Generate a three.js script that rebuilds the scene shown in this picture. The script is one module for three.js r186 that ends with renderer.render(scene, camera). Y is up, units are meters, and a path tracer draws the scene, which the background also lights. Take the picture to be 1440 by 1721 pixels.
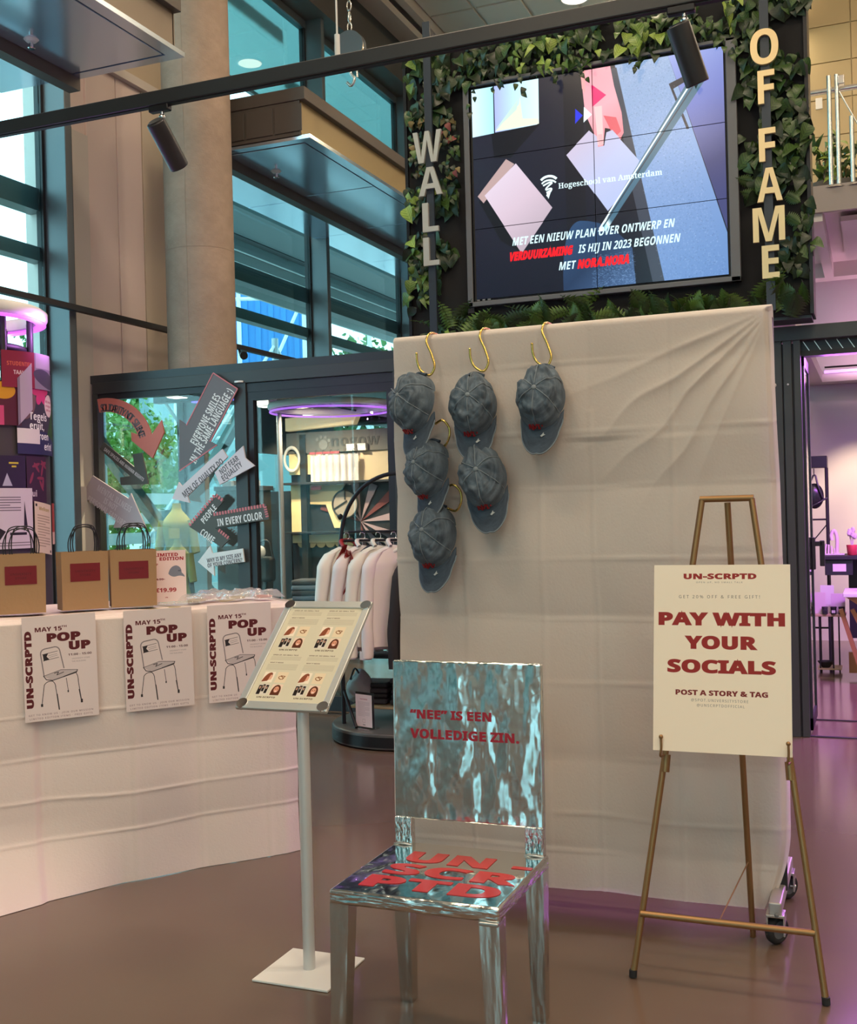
import * as THREE from 'three';
import { RoundedBoxGeometry } from 'three/addons/geometries/RoundedBoxGeometry.js';
import { mergeGeometries, toCreasedNormals } from 'three/addons/utils/BufferGeometryUtils.js';
import { TextGeometry } from 'three/addons/geometries/TextGeometry.js';
import { FontLoader } from 'three/addons/loaders/FontLoader.js';
import { RectAreaLightUniformsLib } from 'three/addons/lights/RectAreaLightUniformsLib.js';

// ---------- camera, sky, lamps, exposure ----------
const scene = new THREE.Scene();
const camera = new THREE.PerspectiveCamera(49.18, 1440 / 1721, 0.05, 300);
camera.position.set(0, 1.37, 0);
camera.rotation.set(0, THREE.MathUtils.degToRad(21.9), -0.026, 'YXZ');
const renderer = new THREE.WebGLRenderer({ antialias: true });
renderer.toneMapping = THREE.LinearToneMapping;
renderer.toneMappingExposure = 1.0;
renderer.shadowMap.enabled = true;
RectAreaLightUniformsLib.init();
scene.background = new THREE.Color().setRGB(0.94, 0.98, 1.0);
scene.backgroundIntensity = 4.6;
const WARM = [1, 0.80, 0.58], HALL = 34, PURPLE = [0.60, 0.17, 0.92];

// ---------- helpers ----------
const PI = Math.PI, V = (x, y, z) => new THREE.Vector3(x, y, z);
let seed = 12345;
const rnd = (a = 0, b = 1) => { seed = (seed + 0x6d2b79f5) | 0; let t = Math.imul(seed ^ (seed >>> 15), 1 | seed); t = (t + Math.imul(t ^ (t >>> 7), 61 | t)) ^ t; return a + (b - a) * (((t ^ (t >>> 14)) >>> 0) / 4294967296); };
const names = {};
function numbered(n) { const k = names[n] = (names[n] ?? -1) + 1; return k ? n + '_' + String(k).padStart(3, '0') : n; }
function tidy(g) { g = g.index ? g.toNonIndexed() : g; for (const k of Object.keys(g.attributes)) if (!['position', 'normal', 'uv'].includes(k)) g.deleteAttribute(k); if (!g.attributes.normal) g.computeVertexNormals(); if (!g.attributes.uv) g.setAttribute('uv', new THREE.BufferAttribute(new Float32Array(g.attributes.position.count * 2), 2)); return g; }
const mrg = (l) => l.length === 1 ? l[0] : mergeGeometries(l.map(tidy));
function obj(name, geo, mat, parent = scene, extra) {
  const m = new THREE.Mesh(Array.isArray(geo) ? mrg(geo) : geo, mat);
  m.name = parent === scene ? numbered(name) : name; m.castShadow = m.receiveShadow = true;
  parent.add(m); if (extra) Object.assign(m.userData, extra); return m;
}
const struct = (name, geo, mat) => obj(name, geo, mat, scene, { kind: 'structure' });
function tag(o, label, category, group) { o.userData.label = label; o.userData.category = category; if (group) o.userData.group = group; return o; }
function thing(name, label, category, pos = [0, 0, 0], turn = 0, group) {
  const o = new THREE.Group(); o.name = numbered(name); scene.add(o); o.position.set(...pos); o.rotation.y = turn; return tag(o, label, category, group);
}
function dup(o, pos, turn, label) { const c = o.clone(); c.name = numbered(o.name.replace(/_\d{3}$/, '')); c.userData = { ...o.userData, label }; scene.add(c); if (pos) c.position.set(...pos); if (turn !== undefined) c.rotation.y = turn; return c; }
const box = (w, h, d, x = 0, y = 0, z = 0, r = 0) => (r ? new RoundedBoxGeometry(w, h, d, 2, r) : new THREE.BoxGeometry(w, h, d)).translate(x, y, z);
const span = (x0, x1, y0, y1, z0, z1, r = 0) => box(x1 - x0, y1 - y0, z1 - z0, (x0 + x1) / 2, (y0 + y1) / 2, (z0 + z1) / 2, r);
const cyl = (r0, r1, h, x = 0, y = 0, z = 0, n = 24, open = false) => new THREE.CylinderGeometry(r0, r1, h, n, 1, open).translate(x, y, z);
function rod(p, q, r, n = 12, r2 = r) { const a = V(...p), b = V(...q), d = b.clone().sub(a); const g = new THREE.CylinderGeometry(r2, r, d.length(), n); g.applyQuaternion(new THREE.Quaternion().setFromUnitVectors(V(0, 1, 0), d.normalize())); return g.translate((p[0] + q[0]) / 2, (p[1] + q[1]) / 2, (p[2] + q[2]) / 2); }
function beam(p, q, w, h) { const a = V(...p), b = V(...q), d = b.clone().sub(a); const g = new THREE.BoxGeometry(w, h, d.length()); const m = new THREE.Matrix4().lookAt(b, a, V(0, 1, 0.001)); g.applyMatrix4(m); return g.translate((p[0] + q[0]) / 2, (p[1] + q[1]) / 2, (p[2] + q[2]) / 2); }
const tube = (pts, r, seg = 32, n = 8, closed = false) => new THREE.TubeGeometry(new THREE.CatmullRomCurve3(pts.map((p) => V(...p)), closed), seg, r, n, closed);
function plate(pts, t, bevel = 0.001, holes = []) { const s = new THREE.Shape(pts.map((p) => new THREE.Vector2(...p))); for (const h of holes) s.holes.push(new THREE.Path(h.map((p) => new THREE.Vector2(...p)))); return new THREE.ExtrudeGeometry(s, { depth: t, bevelEnabled: bevel > 0, bevelThickness: bevel, bevelSize: bevel, bevelSegments: 1, curveSegments: 12 }); }
function grid(nu, nv, f) { const p = [], uv = [], ix = []; for (let j = 0; j <= nv; j++) for (let i = 0; i <= nu; i++) { p.push(...f(i / nu, j / nv)); uv.push(i / nu, j / nv); } for (let j = 0; j < nv; j++) for (let i = 0; i < nu; i++) { const a = j * (nu + 1) + i, b = a + 1, c = a + nu + 1, d = c + 1; ix.push(a, b, d, a, d, c); } const g = new THREE.BufferGeometry(); g.setAttribute('position', new THREE.Float32BufferAttribute(p, 3)); g.setAttribute('uv', new THREE.Float32BufferAttribute(uv, 2)); g.setIndex(ix); g.computeVertexNormals(); return g; }
// noise
const hash = (x, y, s = 0) => { let h = Math.imul(x | 0, 374761393) + Math.imul(y | 0, 668265263) + Math.imul(s | 0, 974634777); h = Math.imul(h ^ (h >>> 13), 1274126177); return ((h ^ (h >>> 16)) >>> 0) / 4294967296; };
function vn(x, y, px = 1e6, py = 1e6, s = 0) { const X = Math.floor(x), Y = Math.floor(y), u = x - X, v = y - Y, f = (t) => t * t * (3 - 2 * t), m = (a, n) => ((a % n) + n) % n; const a = hash(m(X, px), m(Y, py), s), b = hash(m(X + 1, px), m(Y, py), s), c = hash(m(X, px), m(Y + 1, py), s), d = hash(m(X + 1, px), m(Y + 1, py), s); return a + (b - a) * f(u) + (c - a) * f(v) + (a - b - c + d) * f(u) * f(v); }
function dataTex(n, f, srgb = false) { const d = new Uint8Array(n * n * 4); for (let y = 0; y < n; y++) for (let x = 0; x < n; x++) { const c = f(x / n, y / n), o = (y * n + x) * 4; const a = Array.isArray(c) ? c : [c, c, c]; for (let k = 0; k < 3; k++) d[o + k] = Math.max(0, Math.min(255, a[k] * 255)); d[o + 3] = 255; } const t = new THREE.DataTexture(d, n, n); t.wrapS = t.wrapT = THREE.RepeatWrapping; t.magFilter = t.minFilter = THREE.LinearFilter; if (srgb) t.colorSpace = THREE.SRGBColorSpace; t.needsUpdate = true; return t; }
const rep = (t, x, y) => { const c = t.clone(); c.repeat.set(x, y); c.needsUpdate = true; return c; };
function canvas(w, h, draw) { const c = document.createElement('canvas'); c.width = w; c.height = h; const x = c.getContext('2d'); draw(x, w, h); const t = new THREE.CanvasTexture(c); t.colorSpace = THREE.SRGBColorSpace; t.magFilter = t.minFilter = THREE.LinearFilter; return t; }
function txt(x, s, px, py, size, color, o = {}) { x.save(); x.translate(px, py); if (o.rot) x.rotate(o.rot); if (o.skew) x.transform(1, 0, o.skew, 1, 0, 0); x.scale(o.wide ?? 1, 1); x.font = (o.style ?? 'bold') + ' ' + size + 'px ' + (o.font ?? 'sans-serif'); x.textAlign = o.align ?? 'center'; x.textBaseline = 'middle'; if (o.gap) x.letterSpacing = o.gap + 'px'; x.fillStyle = color; x.fillText(s, 0, 0); if (o.fat) { x.strokeStyle = color; x.lineWidth = o.fat; x.strokeText(s, 0, 0); } x.restore(); }
function mat(c, rough = 0.6, metal = 0, o = {}) { const m = new (o.physical || o.transmission || o.clearcoat || o.sheen ? THREE.MeshPhysicalMaterial : THREE.MeshStandardMaterial)(); m.color = Array.isArray(c) ? new THREE.Color().setRGB(...c) : new THREE.Color(c); m.roughness = rough; m.metalness = metal; const { physical, ...r } = o; for (const [k, v] of Object.entries(r)) { if (v && v.isTexture === undefined && m[k]?.isColor) m[k].setRGB(...v); else m[k] = v; } return m; }

const fine = dataTex(256, (x, y) => 0.5 * vn(x * 64, y * 64, 64, 64, 1) + 0.3 * vn(x * 128, y * 128, 128, 128, 2) + 0.2 * vn(x * 16, y * 16, 16, 16, 3));
const hammered = dataTex(512, (x, y) => { const w = vn(x * 4, y * 4, 4, 4, 9) * 0.8; return 0.5 * vn(x * 6 + w, y * 3, 6, 3, 4) + 0.34 * vn(x * 12 + w, y * 5, 12, 5, 5) + 0.14 * vn(x * 20, y * 10 + w, 20, 10, 6) + 0.05 * vn(x * 40, y * 26, 40, 26, 7); });
const weave = dataTex(256, (x, y) => 0.5 + 0.25 * Math.sin(x * PI * 128) * Math.sin(y * PI * 128) + 0.25 * (vn(x * 60, y * 60, 60, 60, 2) - 0.5));
const blotch = (a, b, n = 8, s = 1) => dataTex(256, (x, y) => { const t = 0.5 * vn(x * n, y * n, n, n, s) + 0.3 * vn(x * n * 3, y * n * 3, n * 3, n * 3, s + 1) + 0.2 * vn(x * n * 12, y * n * 12, n * 12, n * 12, s + 2); return a.map((v, i) => v + (b[i] - v) * t); }, true);

// shared materials
const M = {
  floor: mat([1, 1, 1], 0.15, 0, { map: rep(blotch([0.395, 0.325, 0.285], [0.435, 0.36, 0.315], 6, 3), 0.35, 0.35), roughnessMap: null, bumpMap: rep(fine, 3, 3), bumpScale: 0.0002 }),
  black: mat([0.018, 0.018, 0.02], 0.55), pitch: mat([0.010, 0.010, 0.011], 0.95), blackMetal: mat([0.03, 0.03, 0.033], 0.35, 0.6), frame: mat([0.055, 0.057, 0.058], 0.42, 0.2), frameDark: mat([0.03, 0.03, 0.035], 0.4, 0.2),
  glass: mat([0.93, 0.97, 0.96], 0.0, 0, { transmission: 1, thickness: 0, ior: 1.5 }), tinted: mat([0.60, 0.86, 0.90], 0.0, 0, { transmission: 1, thickness: 0, ior: 1.5 }),
  acrylic: mat([0.96, 0.98, 0.98], 0.02, 0, { transmission: 1, thickness: 0, ior: 1.49 }), bag: mat([0.93, 0.95, 0.96], 0.12, 0, { transmission: 0.8, thickness: 0 }),
  fin: mat([0.13, 0.15, 0.16], 0.4, 0.4), aluminium: mat([0.72, 0.72, 0.70], 0.3, 0.9), chrome: mat([0.85, 0.86, 0.88], 0.08, 1), white: mat([0.78, 0.77, 0.74], 0.5), whiteGloss: mat([0.8, 0.79, 0.76], 0.3), paper: mat([0.82, 0.79, 0.74], 0.7),
  brass: mat([0.72, 0.50, 0.14], 0.25, 1), bronze: mat([0.33, 0.185, 0.08], 0.38, 0.75), soffit: mat([0.70, 0.82, 0.98], 0.16, 0.85), soffitDark: mat([0.05, 0.055, 0.06], 0.4, 0.3),
  brown: mat([0.085, 0.07, 0.06], 0.5), tan: mat([0.47, 0.36, 0.19], 0.55), pinkwall: mat([0.72, 0.585, 0.53], 0.6, 0, { bumpMap: rep(fine, 2, 2), bumpScale: 0.0004 }), strip: mat([0.62, 0.56, 0.50], 0.5),
  concrete: mat([1, 1, 1], 0.75, 0, { map: rep(blotch([0.56, 0.49, 0.43], [0.70, 0.615, 0.54], 5, 11), 1, 4), bumpMap: rep(fine, 2, 10), bumpScale: 0.002 }),
  tile: mat([0.66, 0.62, 0.55], 0.8, 0, { bumpMap: rep(fine, 1, 1), bumpScale: 0.0006 }), tileBar: mat([0.72, 0.69, 0.62], 0.6), wall: mat([0.66, 0.62, 0.57], 0.7), steel: mat([0.66, 0.65, 0.62], 0.22, 1), rubber: mat([0.02, 0.02, 0.022], 0.7), greyRubber: mat([0.16, 0.17, 0.18], 0.6),
  red: mat([0.33, 0.012, 0.018], 0.5), screw: mat([0.5, 0.5, 0.5], 0.3, 1), wood: mat([0.36, 0.17, 0.07], 0.5, 0, { bumpMap: rep(fine, 1, 8), bumpScale: 0.0006 }), woodPale: mat([0.5, 0.38, 0.22], 0.55),
};
const font = await new FontLoader().loadAsync('fonts/droid/droid_sans_bold.typeface.json');
function letters(s, size, depth, wide = 1, fat = 0) { const g = new TextGeometry(s, { font, size, depth, curveSegments: 5, bevelEnabled: fat > 0, bevelThickness: 0.01, bevelSize: fat, bevelSegments: 1 }); g.computeBoundingBox(); const b = g.boundingBox; g.translate(-(b.min.x + b.max.x) / 2, -(b.min.y + b.max.y) / 2, 0); g.scale(wide, 1, 1); return g; }
function sheet(name, w, h, t, tex, parent, rough = 0.6, glow) { const f = mat([1, 1, 1], rough, 0, { map: tex }); if (glow) { f.emissiveMap = tex; f.emissive = new THREE.Color(1, 1, 1); f.emissiveIntensity = glow; f.map = null; f.color.setRGB(0.01, 0.01, 0.012); } const e = M.paper; return obj(name, new THREE.BoxGeometry(w, h, t), [e, e, e, e, f, e], parent); }
function rectLight(name, w, h, at, to, color, k) { const l = new THREE.RectAreaLight(new THREE.Color().setRGB(...color), k, w, h); l.name = name; l.position.set(...at); l.lookAt(...to); scene.add(l); return l; }
// ---------- the hall ----------
struct('floor', span(-5.5, 9, -0.2, 0, -20, 9), M.floor);
{ // ceiling: a slab, with the tiles that can be told apart as pieces
  const c = struct('ceiling', span(-5.6, 9.2, 7.56, 7.8, -20.2, 9.2), M.tileBar);
  const g = [0, 1, 2].map((k) => box(0.56, 0.03, 0.56, 0, 0, 0, 0.008)), ms = [M.tile, mat([0.61, 0.575, 0.5], 0.8), mat([0.7, 0.655, 0.575], 0.8)];
  for (let i = 0; i < 9; i++) for (let j = 0; j < 14; j++) { const x = -4.75 + i * 0.6, z = -10.3 - j * 0.6; if (z < -19 || (i > 7 && j > 6)) continue; const m = obj('ceiling_tile', g[0], ms[Math.floor(rnd(0, 3))], c); m.position.set(x, 7.546, z); }
  obj('ceiling_trim', [span(-5.15, -5.05, 7.42, 7.56, -20, 9), span(-5.5, -5.15, 7.25, 7.34, -20, 9)], M.strip, c);
}
struct('wall_right', span(9, 9.2, 0, 7.7, -20, 9.2), M.wall);
struct('wall_far', span(-5.5, 9.2, 0, 7.7, -20.2, -20), M.wall);
{ // wall behind the camera, with tall windows that the metal chair mirrors
  const w = struct('wall_back', [span(-5.6, 9.2, 0, 0.4, 9, 9.25), span(-5.6, 9.2, 6.4, 7.8, 9, 9.25), span(-5.6, -4.2, 0.4, 6.4, 9, 9.25), span(-2.6, 0.2, 0.4, 6.4, 9, 9.25), span(1.8, 4.6, 0.4, 6.4, 9, 9.25), span(6.2, 9.2, 0.4, 6.4, 9, 9.25)], M.wall);
  [-4.2, 0.2, 4.6].forEach((x) => { const g = obj('window_pane', span(x, x + 1.6, 0.4, 6.4, 9.1, 9.108), M.tinted, w); obj('window_bar', [span(x, x + 1.6, 2.45, 2.55, 9.06, 9.14), span(x, x + 1.6, 4.4, 4.5, 9.06, 9.14)], M.frame, w); });
}
// glazed facade on the left
const FX = -5.5, SOLID = [-8.15, -6.48];
{
  const lit = [];
  const fins = []; for (let z = -6.48; z < 9; z += 2.4) fins.push(z); for (let z = -8.15; z > -20; z -= 2.4) fins.push(z);
  const sides = [[-20, SOLID[0]], [SOLID[1], 9]];
  const wf = struct('window_1', [span(FX - 0.06, FX + 0.02, 6.5, 6.58, -20, 9), span(FX - 0.06, FX + 0.02, 0, 0.1, -20, 9)], M.fin);
  for (const z of fins) { obj('mullion', [span(FX, FX + 0.2, 0, 6.6, z - 0.035, z + 0.035, 0.006)], M.fin, wf); obj('glazing_seal', span(FX - 0.05, FX + 0.012, 0, 6.55, z + 0.036, z + 0.06), M.black, wf); }
  for (const [a, b] of sides) { let zs = fins.filter((z) => z >= a - 0.01 && z <= b + 0.01).sort((p, q) => p - q); if (a === -20) zs = [-20, ...zs]; else zs = [...zs, 9]; for (let i = 0; i + 1 < zs.length; i++) { obj('glass_pane', span(FX - 0.012, FX - 0.004, 0.1, 6.5, zs[i] + 0.06, zs[i + 1] - 0.04), M.tinted, wf); }
    obj('transom', span(FX - 0.16, FX - 0.03, 3.60, 3.76, a, b), M.fin, wf); obj('transom', span(FX - 0.14, FX - 0.03, 3.24, 3.34, a, b), M.fin, wf); obj('transom', span(FX - 0.08, FX + 0.02, 2.45, 2.53, a, b), M.fin, wf); }
  obj('glass_pane', span(FX - 0.012, FX - 0.004, 0.1, 2.4, SOLID[0] + 0.05, SOLID[1] - 0.05), M.tinted, wf);
  obj('blind_box', [span(FX - 0.05, FX + 0.28, 6.58, 6.95, -20, SOLID[0]), span(FX - 0.05, FX + 0.28, 6.58, 6.95, SOLID[1], 9)], M.brown, wf);
  obj('blind_box', [span(FX - 0.05, FX + 0.1, 6.95, 7.56, -20, 9)], M.soffitDark, wf);
  const wl = struct('wall_left', span(FX - 0.2, FX - 0.02, 2.42, 7.56, SOLID[0], SOLID[1]), M.pinkwall);
  for (const [a, b, m] of [[-7.29, -6.93, M.pinkwall], [-7.62, -7.3, M.pinkwall], [-8.15, -7.63, mat([0.60, 0.50, 0.38], 0.6)]]) obj('wall_panel', span(FX - 0.02, FX + 0.0, 2.42, 4.88, a, b - 0.004, 0.003), m, wl);
  obj('wall_panel', span(FX - 0.02, FX + 0.0, 4.93, 7.5, -8.15, -6.93, 0.003), mat([0.52, 0.42, 0.30], 0.6), wl);
  obj('wall_rail', span(FX - 0.02, FX + 0.05, 4.86, 4.93, -8.15, -6.5), M.strip, wl);
  obj('edge_post', [span(FX - 0.1, FX + 0.02, 0, 4.28, -6.92, -6.7)], M.strip, wl); obj('edge_post', span(FX - 0.1, FX + 0.05, 0, 4.28, -6.70, -6.66), M.brown, wl); obj('edge_post', span(FX - 0.1, FX - 0.01, 0, 4.28, -6.66, -6.50), M.fin, wl);
}
// catwalks with shiny soffit panels
function catwalk(z0, z1, label, first) {
  const t = thing('catwalk', label, 'catwalk'), side = first ? mat([0.22, 0.17, 0.12], 0.5) : mat([0.32, 0.24, 0.11], 0.5);
  obj('side_plate', span(-4.12, -4.10, 4.33, 4.60, z0, z1), side, t); obj('top_flange', span(-4.9, -4.05, 4.60, 4.70, z0 - (first ? 0.02 : 0), z1 + (first ? 0 : 0.02), 0.004), M.brown, t);
  const end = first ? z0 : z1; obj('end_plate', span(-4.86, -4.10, 4.33, 4.60, end - 0.01, end + 0.01), first ? side : M.brown, t);
  if (!first) for (let k = 0; k < 3; k++) obj('end_cover', span(-4.84 + k * 0.26, -4.60 + k * 0.26, 4.36, 4.57, end + 0.011, end + 0.019, 0.003), M.brown, t);
  obj('edge_beam', span(-4.93, -4.84, 4.22, 4.62, z0, z1), M.brown, t);
  obj('soffit_rim', [span(-4.11, -4.02, 4.30, 4.33, z0, z1), first ? span(-4.84, -4.11, 4.30, 4.324, z0, z0 + 0.08) : span(-4.84, -4.11, 4.30, 4.324, z1 - 0.08, z1)], M.soffit, t);
  obj('soffit_backing', span(-4.83, -4.125, 4.3245, 4.332, z0 + 0.01, z1 - 0.01), M.black, t);
  const n = Math.round((z1 - z0) / 1.25), L = (z1 - z0 - 0.1) / n, zz = first ? z0 + 0.09 : z0;
  for (let k = 0; k < n; k++) obj('soffit_panel', span(-4.835, -4.125, 4.30, 4.322, zz + k * L + 0.007, zz + (k + 1) * L - 0.007, 0.003), M.soffit, t);
  for (let k = 0; k < n; k++) obj('soffit_strip', span(-5.42, -4.94, 4.27, 4.29, zz + k * L + 0.004, zz + (k + 1) * L - 0.004), M.soffit, t);
  return t;
}
catwalk(-6.05, 5, 'catwalk with blue-grey metal soffit panels ending at the pink wall panels, upper left', true);
catwalk(-17, -7.74, 'catwalk with tan side and glossy panelled soffit beyond the concrete column', false);
function sprinkler(pos, label) { const t = thing('sprinkler', label, 'sprinkler', pos, 0); obj('rose', cyl(0.045, 0.03, 0.015, 0, -0.008, 0, 20), M.white, t); obj('nozzle', [cyl(0.012, 0.012, 0.04, 0, -0.035, 0, 12), cyl(0.024, 0.02, 0.006, 0, -0.056, 0, 14)], M.chrome, t); }
sprinkler([-4.70, 4.30, -5.43], 'white sprinkler head under the nearer catwalk soffit, upper left corner');
sprinkler([-4.68, 4.30, -8.37], 'small chrome sprinkler head under the catwalk soffit beyond the column');
{ const t = thing('column', 'round grey-beige concrete column in front of the glass facade', 'column', [-4.695, 2.46, -7.2]); obj('shaft', cyl(0.255, 0.255, 5.1, 0, 2.55, 0, 64), M.concrete, t);
  obj('joint', [0.9, 3.4].map((y) => new THREE.TorusGeometry(0.2542, 0.002, 6, 64).rotateX(PI / 2).translate(0, y, 0)), M.concrete, t); obj('seam', [-0.6, 0.2].map((a) => box(0.004, 5.1, 0.004, 0.2535 * Math.sin(a), 2.55, 0.2535 * Math.cos(a))), M.concrete, t); }
{ const t = thing('hoist_pulley', 'grey pulley block hanging on a chain below the ceiling by the upper windows', 'pulley', [-3.78, 5.05, -8.0]);
  obj('wheel', [cyl(0.115, 0.115, 0.05, 0, 0, 0, 28).rotateX(PI / 2)], M.steel, t); obj('cheek_plate', [cyl(0.125, 0.125, 0.008, 0, 0, 0, 28).rotateX(PI / 2).translate(0, 0, 0.032), cyl(0.125, 0.125, 0.008, 0, 0, 0, 28).rotateX(PI / 2).translate(0, 0, -0.032)], M.fin, t);
  const links = []; for (let k = 0; k < 28; k++) links.push(new THREE.TorusGeometry(0.028, 0.008, 6, 12).scale(0.65, 1.3, 1).rotateY(k % 2 ? PI / 2 : 0).translate(0, 0.16 + k * 0.055 * 1.55, 0)); obj('chain', links, M.steel, t, { kind: 'stuff' });
  obj('hook', [tube([[0, -0.12, 0], [0, -0.2, 0], [0.03, -0.25, 0], [0.0, -0.30, 0], [-0.035, -0.27, 0]], 0.012, 24, 8), rod([0.05, -0.05, 0], [0.055, -0.24, 0], 0.008)], M.steel, t); }
// downlight in the ceiling and the hall's lamps out of view
function lamp(pos, w, d, label, k) { const t = thing('ceiling_lamp', label, 'lamp', pos); obj('housing', box(w + 0.04, 0.06, d + 0.04, 0, 0.03, 0, 0.01), M.white, t); obj('diffuser', box(w, 0.01, d, 0, -0.004, 0), mat([0.9, 0.88, 0.8], 0.6, 0, { emissive: WARM, emissiveIntensity: 3 }), t); obj('added_top_diffuser', box(w, 0.01, d, 0, 0.064, 0), mat([0.9, 0.88, 0.8], 0.6, 0, { emissive: WARM, emissiveIntensity: 1 }), t); for (const s of [-1, 1]) obj('suspension_cable', rod([s * (w / 2 - 0.05), 0.06, 0], [s * (w / 2 - 0.05), 7.55 - pos[1], 0], 0.004, 6), M.steel, t); rectLight('ceiling_lamp_light', w, d, [pos[0], pos[1] - 0.02, pos[2]], [pos[0], 0, pos[2]], WARM, k); rectLight('added_uplight', w, d, [pos[0], pos[1] + 0.08, pos[2]], [pos[0], 9, pos[2]], WARM, k * (k > HALL ? 0.45 : 0.15)); return t; }  // the upward diffuser and uplight are added to brighten the ceiling
let li = 0; const row = ['nearest', 'middle', 'farthest'];
for (const x of [-2.6, 1.2, 5]) for (const z of [-4.2, -0.4, 3.6]) lamp([x, 6.9, z], 1.5, 0.5, ['left', 'middle', 'right'][li % 3] + ' ' + ['front', 'centre', 'rear'][Math.floor(li++ / 3)] + ' warm rectangular ceiling lamp of the hall', HALL);
{ const t = thing('downlight', 'round white glowing downlight in the tiled ceiling above the screen', 'lamp', [-3.25, 7.53, -13.24]); obj('rim', new THREE.TorusGeometry(0.17, 0.02, 8, 32).rotateX(PI / 2), M.white, t); obj('diffuser', cyl(0.16, 0.16, 0.02, 0, -0.005, 0, 28), mat([0.9, 0.88, 0.8], 0.6, 0, { emissive: WARM, emissiveIntensity: 4 }), t); const s = new THREE.SpotLight(new THREE.Color().setRGB(...WARM), 30, 0, 1.0, 0.6); s.position.set(-3.25, 7.48, -13.24); s.target.position.set(-3.25, 0, -13.2); s.target.name = 'lamp_target'; s.shadow.radius = 6; scene.add(s, s.target); s.name = 'downlight_light'; }
for (const [x, z, n] of [[0.9, -10.6, 'above the balcony'], [3.4, -10.6, 'above the far end of the balcony'], [-1.6, -7.9, 'above the green wall'], [-1.2, -13.0, 'behind the green wall']]) lamp([x, z < -12 ? 6.55 : 6.95, z], 0.8, 0.5, 'added unseen warm ceiling lamp ' + n, 48);  // unseen lamps added to light the balcony wall and the ceiling
// light tracks with spots
const TZ = -4.06;
{ const t = thing('light_track', 'long black lighting track hung across the hall in front of the screen', 'light track', [0, 0, 0]);
  obj('rail', [span(-5.2, 3, 3.15, 3.212, TZ - 0.022, TZ + 0.022, 0.006)], mat([0.05, 0.05, 0.052], 0.35, 0.5), t); obj('conductor_slot', span(-5.2, 3, 3.146, 3.151, TZ - 0.012, TZ + 0.012), M.black, t);
  for (const x of [-1.975, 1.2]) obj('suspension_cable', [rod([x, 3.2, TZ], [x, 7.5, TZ], 0.004, 6), rod([x, 3.21, TZ], [x, 3.3, TZ], 0.011, 10)], M.white, t); }
function spot(pos, dir, label) { const t = thing('track_spotlight', label, 'spotlight', pos); const d = V(...dir).normalize(), q = new THREE.Quaternion().setFromUnitVectors(V(0, -1, 0), d), put = (g) => g.applyQuaternion(q).translate(0, -0.11, 0);
  obj('adapter', [box(0.10, 0.03, 0.034, 0.0, -0.012, 0, 0.006)], M.blackMetal, t); obj('joint', [rod([0.01, -0.02, 0], [0.01, -0.075, 0], 0.009), new THREE.SphereGeometry(0.014, 12, 8).translate(0.01, -0.05, 0)], M.chrome, t);
  obj('housing', [put(new THREE.LatheGeometry([[0.002, 0.045], [0.038, 0.045], [0.043, 0.04], [0.043, -0.165], [0.040, -0.17], [0.036, -0.165], [0.034, -0.12], [0.0, -0.12]].map((p) => new THREE.Vector2(...p)), 32))], mat([0.035, 0.032, 0.035], 0.4, 0.3), t); obj('end_cap', put(cyl(0.03, 0.03, 0.006, 0, 0.047, 0, 24)), M.frame, t); return t; }
spot([-2.83, 3.15, TZ], [0.12, -1, -0.9], 'black cylindrical track spotlight on the left, in front of the column');
spot([-0.61, 3.15, TZ], [0.28, -1, -0.40], 'black cylindrical track spotlight on the right, overlapping the screen corner');
{ const t = thing('light_track', 'thin black track running along the glass facade behind the column', 'light track'); obj('rail', span(-5.27, -5.22, 2.86, 2.90, -16, 3), M.black, t); obj('spot_head', [rod([-5.24, 2.86, -8.62], [-5.2, 2.80, -8.58], 0.012), rod([-5.22, 2.82, -8.66], [-5.12, 2.78, -8.5], 0.035, 16)], M.black, t); for (let k = 0; k < 5; k++) obj('bracket', rod([-5.245, 2.9, -14 + k * 3.1], [-5.5, 2.94, -14 + k * 3.1], 0.008), M.black, t); }
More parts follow.
